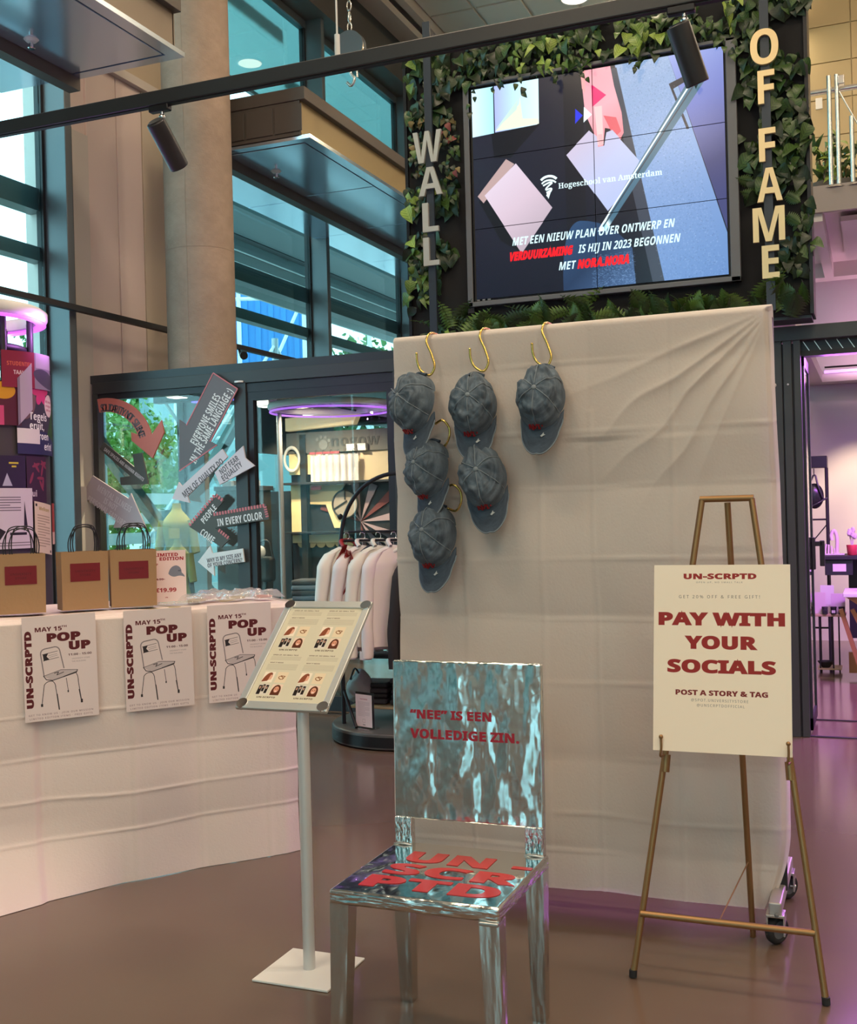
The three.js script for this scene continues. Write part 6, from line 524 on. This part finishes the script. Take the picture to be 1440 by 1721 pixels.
{ const bl = mat([0.62, 0.70, 0.70], 0.8, 0, { transmission: 0.35, thickness: 0 }); bl.transmission = 0.62; bl.color.setRGB(0.55, 0.72, 0.72); [[-10.56, -8.15, 5.68, 6.75, 'half-lowered pale outer blind right of the column'], [-12.96, -10.57, 4.75, 6.75, 'lowered pale outer blind behind the second upper pane'], [-15.4, -12.97, 4.75, 6.75, 'lowered pale outer blind in the farthest upper pane']].forEach(([z0, z1, y0, y1, l]) => { const t = thing('outer_blind', l, 'blind', [-5.78, 0, 0]); obj('fabric', span(-0.004, 0.004, y0, y1, z0, z1), bl, t); obj('bottom_bar', span(-0.02, 0.02, y0 - 0.04, y0, z0, z1), M.fin, t); obj('cross_bar', [span(-0.03, -0.01, (y0 + y1) / 2 + 0.2, (y0 + y1) / 2 + 0.34, z0, z1)], M.fin, t); });
  for (let k = 0; k < 6; k++) { const z = -3.9 + k * 2.15, t = thing('outer_blind', 'added unseen outer blind cutting daylight into the hall, bay ' + ['one', 'two', 'three', 'four', 'five', 'six'][k] + ' counted from the pillar', 'blind', [-5.78, 0, z]); obj('fabric', span(-0.004, 0.004, 0.3, 6.5, 0, 2.1), mat([0.6, 0.62, 0.6], 0.8, 0, { transmission: 0.2, thickness: 0 }), t); obj('bottom_bar', span(-0.02, 0.02, 0.26, 0.3, 0, 2.1), M.fin, t); } }  // out-of-view blinds added to hold daylight back from the hall
{ const t = thing('steel_brace', 'dark diagonal steel cross brace outside the shop window', 'brace', [-6.0, 0, 0]); const m = mat([0.12, 0.17, 0.16], 0.5, 0.3); obj('strut', beam([0, 2.6, -6.95], [0, -0.2, -10.2], 0.09, 0.09), m, t); obj('strut', beam([0, 2.6, -10.05], [0, -0.2, -7.2], 0.09, 0.09), m, t); obj('gusset', span(-0.06, 0.06, 1.15, 1.45, -8.72, -8.44, 0.01), m, t); }
{ const t = thing('stripe_slats', 'pale slats added outside the glazing in place of bright sunlit stripes', 'fence', [-10.5, 0, 0]); for (let k = 0; k < 6; k++) obj('slat', span(-0.03, 0.03, 0.1 + k * 0.3, 0.27 + k * 0.3, -26, -7), mat([0.75, 0.77, 0.74], 0.7), t); for (let z = -26; z < -6; z += 2.5) obj('post', span(-0.09, -0.03, -0.25, 1.9, z - 0.04, z + 0.04), M.fin, t); }  // pale slats added where sunlit ground shows as bright stripes
{ const b = mat([0.03, 0.22, 0.55], 0.5), wb = mat([0.7, 0.76, 0.78], 0.5); const t = thing('blue_container', 'blue site container behind white diagonal scaffolding outside', 'container', [-15.0, 0, -24.5], 0.4); obj('body', span(-2.2, 2.2, 4.4, 7.4, -1.2, 1.2, 0.03), b, t); obj('base', span(-2.2, 2.2, -0.25, 4.4, -1.1, 1.1), mat([0.25, 0.38, 0.40], 0.7), t); for (let k = 0; k < 14; k++) obj('corrugation', span(-2.1 + k * 0.31, -1.98 + k * 0.31, 4.5, 7.3, 1.2, 1.24), b, t);
  const s = thing('scaffold', 'white scaffold tubes with diagonal braces in front of the blue container', 'scaffold', [-13.6, 0, -22.4], 0.4); for (let k = 0; k < 5; k++) obj('standard', rod([-3 + k * 1.5, -0.25, 0], [-3 + k * 1.5, 8.2, 0], 0.05), wb, s); for (const y of [3.2, 4.8, 6.4]) obj('ledger', rod([-3.2, y, 0], [3.2, y, 0], 0.045), wb, s); for (let k = 0; k < 4; k++) obj('diagonal', rod([-3 + k * 1.5, k % 2 ? 6.4 : 3.2, 0.05], [-1.5 + k * 1.5, k % 2 ? 3.2 : 6.4, 0.05], 0.04), wb, s); }
function tree(label, x, z, h, r, k, n) { const t = thing('tree', label, 'tree', [x, -0.25, z], 0, 'trees outside'); obj('trunk', rod([0, 0, 0], [0.1, h * 0.6, 0.05], 0.16, 12, 0.08), mat([0.12, 0.09, 0.06], 0.9), t); for (let i = 0; i < 5; i++) { const a = i * 1.3; obj('branch', rod([0.06, h * 0.45, 0.03], [r * 0.7 * Math.cos(a), h * 0.8, r * 0.7 * Math.sin(a)], 0.06, 8, 0.02), mat([0.12, 0.09, 0.06], 0.9), t); }
  const g = leafGeo(r < 2 ? 0.11 : 0.2, r < 2 ? 0.08 : 0.14, false, 0.2, 0.3), m = new THREE.InstancedMesh(g, mat([[0.10, 0.26, 0.03], [0.16, 0.32, 0.04], [0.06, 0.18, 0.04]][k], 0.6, 0, { transmission: k ? 0.35 : 0.2, thickness: 0, side: THREE.DoubleSide }), n); m.name = 'foliage'; m.userData.kind = 'stuff'; const o = new THREE.Object3D(); for (let i = 0; i < n; i++) { const a = rnd(0, 2 * PI), b = Math.acos(rnd(-1, 1)), q = r * Math.pow(rnd(0, 1), 0.4) * (0.75 + 0.5 * vn(a * 2, b * 3, 1e6, 1e6, 7 + k)); o.position.set(q * Math.sin(b) * Math.cos(a), h * 0.68 + q * Math.cos(b) * 0.9, q * Math.sin(b) * Math.sin(a)); o.rotation.set(rnd(0, 6), rnd(0, 6), rnd(0, 6)); o.scale.setScalar(rnd(0.7, 1.5)); o.updateMatrix(); m.setMatrixAt(i, o.matrix); } t.add(m); return t; }
tree('bright green tree outside the middle of the glazing', -20, -28, 8, 2.6, 0, 3500); tree('green tree outside at the far end of the glazing', -13, -28, 6.5, 2.2, 2, 3000); tree('tall tree far behind the scaffold', -24, -30, 9, 3, 2, 3500); tree('leafy tree outside beyond the shop window, left', -12.5, -13.5, 3.4, 1.3, 1, 4200); tree('leafy tree outside beyond the shop window, right', -13, -17, 3.6, 1.5, 1, 4200);
for (const [x, z, l] of [[-3, 18, 'left'], [3, 20, 'middle'], [8, 17, 'right']]) tree('green tree outside the windows behind the camera, ' + l, x, z, 6, 2.4, 0, 900);
scene.traverse((o) => { if (o.isLight && o.castShadow !== undefined && !o.isRectAreaLight) o.castShadow = true; if (o.isMesh) { o.castShadow = true; o.receiveShadow = true; } });
renderer.render(scene, camera);
